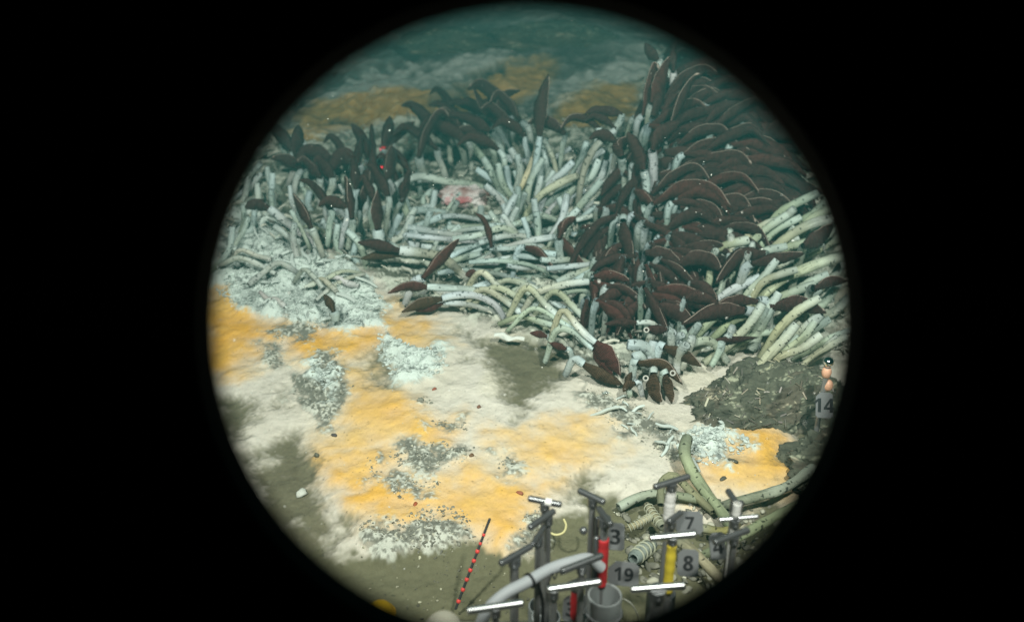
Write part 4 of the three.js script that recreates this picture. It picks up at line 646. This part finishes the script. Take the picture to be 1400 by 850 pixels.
core({ label: 'push core with a leaning dark handle behind the thin bright bar', bar: [995, 670, 1010, 692], y: 0.47, stem: 0.7 });
core({ label: 'push core with a pale grey upright handle beside the leaning one', bar: [1004, 712, 1014, 686], y: 0.46, stem: 0.5, sr: 0.007, quiver: false });
core({ label: 'push core with a long dark handle ending in a shiny knob, plate numbered four', bar: [976, 742, 1024, 724], y: 0.45, stem: 0.6, plate: [981, 746, 0.36, 22, 36, '4', 0.0, 0.2] });
{ // the open core tube, the plate numbered nineteen, the hose, the cord
  const p = onPlane(827, 812, 0.28), base = V(p.x, 0.04, p.z), t = thing('empty_core_tube', 'open grey core tube, empty, in front of the plate numbered nineteen', 'core tube', base);
  const q = 0.037, pts = [[q - 0.005, 0], [q - 0.005, 0.236], [q - 0.003, 0.24], [q - 0.0005, 0.24], [q + 0.0015, 0.236], [q, 0.2], [q, 0]].map(([x, h]) => new THREE.Vector2(x, h));
  mesh('tube_wall', new THREE.LatheGeometry(pts, 48), G.pvc, t); mesh('collar', new THREE.TorusGeometry(q + 0.001, 0.004, 10, 48).rotateX(Math.PI / 2).translate(0, 0.19, 0), G.plate, t);
  numberPlate(t, base, 853, 784, 0.28, 42, 32, '19', 0.0, -0.15);
}
{
  const px = [[655, 858], [668, 832], [690, 812], [720, 796], [752, 778], [782, 768], [806, 764], [822, 776]], ys = [0.3, 0.36, 0.385, 0.39, 0.39, 0.385, 0.37, 0.34], pts = px.map(([x, y], i) => onPlane(x, y, ys[i]));
  const base = pts[0].clone(), t = thing('hose', 'flat light grey ribbon hose bowed across the front handles, tied with black cord', 'hose', base), c = new THREE.CatmullRomCurve3(pts.map((p) => p.clone().sub(base)));
  const g = new THREE.TubeGeometry(c, 80, 0.0125, 18); mesh('hose_body', g, std(lin(0.42, 0.44, 0.46), 0.55), t);
  const ti = 0.46, p = c.getPointAt(ti), q = new THREE.Quaternion().setFromUnitVectors(V(0, 0, 1), c.getTangentAt(ti)), tie = new THREE.TorusGeometry(0.0142, 0.003, 8, 28).applyQuaternion(q).translate(p.x, p.y, p.z); mesh('cord_tie', tie, G.black, t);
  const tail = new THREE.CatmullRomCurve3([[732, 790, 0.39], [738, 806, 0.36], [742, 826, 0.32], [741, 860, 0.26]].map(([x, y, h]) => onPlane(x, y, h).sub(base))); mesh('cord_tail', new THREE.TubeGeometry(tail, 24, 0.0035, 8), G.black, t);
  // handwritten mark on the hose
  const mark = new THREE.CatmullRomCurve3([[752, 793], [755, 783], [758, 792], [764, 781], [768, 786]].map(([x, y]) => onPlane(x, y, 0.402).sub(base))); mesh('hand_mark', new THREE.TubeGeometry(mark, 24, 0.0016, 6), G.ink, t);
}
{ // cord loop
  const c = new THREE.CatmullRomCurve3([[748, 712], [750, 726], [760, 731], [770, 728], [774, 718], [771, 710]].map(([x, y]) => onPlane(x, y, 0.06))), o = tag(mesh('cord_loop', new THREE.TubeGeometry(c, 40, 0.0035, 8), G.rope), 'thin pale yellow loop of cord above the sediment', 'cord'); void o;
}
for (const [lab, px] of [['thin white cord curling beside the plate numbered eight', [[956, 784, 0.27], [962, 794, 0.25], [966, 806, 0.23], [962, 822, 0.19]]], ['thin pale cord trailing beside the open grey core tube', [[852, 818, 0.24], [862, 824, 0.22], [870, 836, 0.18], [876, 856, 0.12]]]]) { const c = new THREE.CatmullRomCurve3(px.map(([x, y, h]) => onPlane(x, y, h))); tag(mesh('cord', new THREE.TubeGeometry(c, 40, 0.0016, 8), std(lin(0.6, 0.6, 0.52), 0.7)), lab, 'cord'); }
{ // rack that holds the cores: board on skids
  const t = thing('core_rack', 'low grey rack under the push cores at the lower rim of the view', 'rack', V(0.2, 0, -1.42));
  const board = new RoundedBoxGeometry(0.98, 0.018, 0.5, 3, 0.006).translate(0, 0.028, 0); mesh('board', board, std(lin(0.14, 0.14, 0.1), 0.8), t);
  for (const z of [-0.2, 0.2]) mesh('skid', new RoundedBoxGeometry(0.9, 0.1, 0.04, 3, 0.01).translate(0, -0.032, z), G.pvc, t);
}
{ // banded measuring rod
  const a = at(626, 824), b = pt(670, 708, depthOf(a) + 0.01), dir = b.clone().sub(a), base = a.clone(), t = thing('marker_rod', 'thin black rod with red beads standing in the brown sediment', 'marker rod', base);
  a.addScaledVector(dir, -0.08); mesh('rod', rod(a.clone().sub(base), b.clone().sub(base), 0.0036), std(lin(0.03, 0.032, 0.035), 0.5), t);
  [[625, 821], [632, 805], [638, 791], [644, 778], [649, 765], [654, 752], [658, 741], [663, 729]].forEach(([x, y], i) => { const k = (821 - y) / (821 - 708), p = dir.clone().multiplyScalar(0.02 + 0.96 * k), d = dir.clone().normalize(); mesh('red_band', rod(p.clone().addScaledVector(d, -0.0055), p.clone().addScaledVector(d, 0.0055), i > 5 ? 0.0045 : 0.0058), std(lin(0.7, 0.06, 0.05), 0.5), t); });
}
{ // sphere and yellow lid at the lower rim
  const s = onPlane(606, 862, 0.3), o = tag(mesh('float', new THREE.SphereGeometry(0.04, 40, 28), std(lin(0.5, 0.47, 0.38), 0.5)), 'pale sphere peeping over the lower rim beside the lowest bright bar', 'float'); o.position.copy(s);
  const y = onPlane(520, 838, 0.25), t = thing('yellow_cap', 'small yellow domed cap, dim at the lower rim of the view', 'cap', y);
  mesh('dome', new THREE.SphereGeometry(0.03, 32, 16, 0, TAU, 0, Math.PI / 2), std(lin(0.6, 0.38, 0.02), 0.5), t); mesh('rim', new THREE.TorusGeometry(0.03, 0.005, 10, 40).rotateX(Math.PI / 2), std(lin(0.5, 0.3, 0.02), 0.5), t); mesh('post', new THREE.CylinderGeometry(0.012, 0.012, 0.26, 16).translate(0, -0.13, 0), G.shaft, t);
  const legs = new THREE.CylinderGeometry(0.012, 0.012, 0.27, 16).translate(0, -0.16, 0); mesh('post', legs, G.shaft, o);
}
{ // marker with chrome ball and the plate 14
  const ball = onPlane(1133, 495, 0.3), base = V(ball.x, groundY(ball.x, ball.z), ball.z), t = thing('marker_post', 'marker with a chrome ball, orange collar and grey plate at the rim', 'marker', base), L = ball.clone().sub(base);
  mesh('chrome_ball', new THREE.SphereGeometry(0.017, 32, 24).translate(L.x, L.y, L.z), new THREE.MeshStandardMaterial({ color: lin(0.8, 0.8, 0.8), metalness: 1, roughness: 0.12 }), t);
  mesh('post', rod(V(L.x, 0, L.z), V(L.x, L.y - 0.01, L.z), 0.009, false), G.shaft, t);
  const c = std(lin(0.75, 0.42, 0.28), 0.5); mesh('collar', new THREE.LatheGeometry([[0.004, 0], [0.013, 0.004], [0.016, 0.02], [0.012, 0.034], [0.004, 0.036]].map(([x, y]) => new THREE.Vector2(x, y)), 24).translate(L.x, L.y - 0.055, L.z), c, t);
  mesh('knuckle', new THREE.SphereGeometry(0.016, 20, 14).scale(1, 1.3, 1).translate(L.x + 0.012, L.y - 0.085, L.z), c, t);
  numberPlate(t, base, 1128, 554, 0.16, 23, 34, '14', 0.3, -0.7);
}
// ---------------------------------------------------------------- the two red laser pointers of the submersible
for (const [x, y, k] of [[518, 199, 0], [524, 204, 1]]) {
  const to = at(x, y, 0.25), from = V(-0.2 + 0.06 * k, 2.74, -0.5), d = to.clone().sub(from).normalize(), s = new THREE.SpotLight(lin(1, 0.02, 0.06), 2600, 0, 0.01, 0.1, 2);
  s.name = 'laser_light'; s.position.copy(from).addScaledVector(d, -0.5); s.target.position.copy(to); s.castShadow = true; s.shadow.radius = 0.01; scene.add(s, s.target);
  const pts = [[0.001, -0.56], [0.02, -0.56], [0.02, 0], [0.0009, 0]].map(([r, h]) => new THREE.Vector2(r, h)), g = new THREE.LatheGeometry(pts, 32).applyQuaternion(new THREE.Quaternion().setFromUnitVectors(V(0, 1, 0), d)).translate(from.x, from.y, from.z);
  tag(mesh('laser_pointer', g, G.dull), 'small steel laser pointer under the lamp bar, outside the view', 'laser', 'laser pointers under the lamp bar');
}
{ // flakes drifting in the water
  const n = 380, inst = new THREE.InstancedMesh(lump(12), std(lin(0.6, 0.6, 0.55), 0.9), n), m = new THREE.Matrix4(), q = new THREE.Quaternion();
  for (let k = 0; k < n; k++) { const p = at(rr(300, 1140), rr(20, 780)); p.lerp(EYE, rr(0.05, 0.6)); const a = rr(0.0006, 0.0018); q.setFromEuler(new THREE.Euler(rr(0, 6), rr(0, 6), 0)); m.compose(p, q, V(a, a * rr(0.4, 1), a * rr(0.5, 2))); inst.setMatrixAt(k, m); }
  inst.name = 'drifting_flakes'; scene.add(inst); tag(inst, 'tiny pale flakes drifting in the water', 'flakes', null, 'stuff');
}
renderer.render(scene, camera);
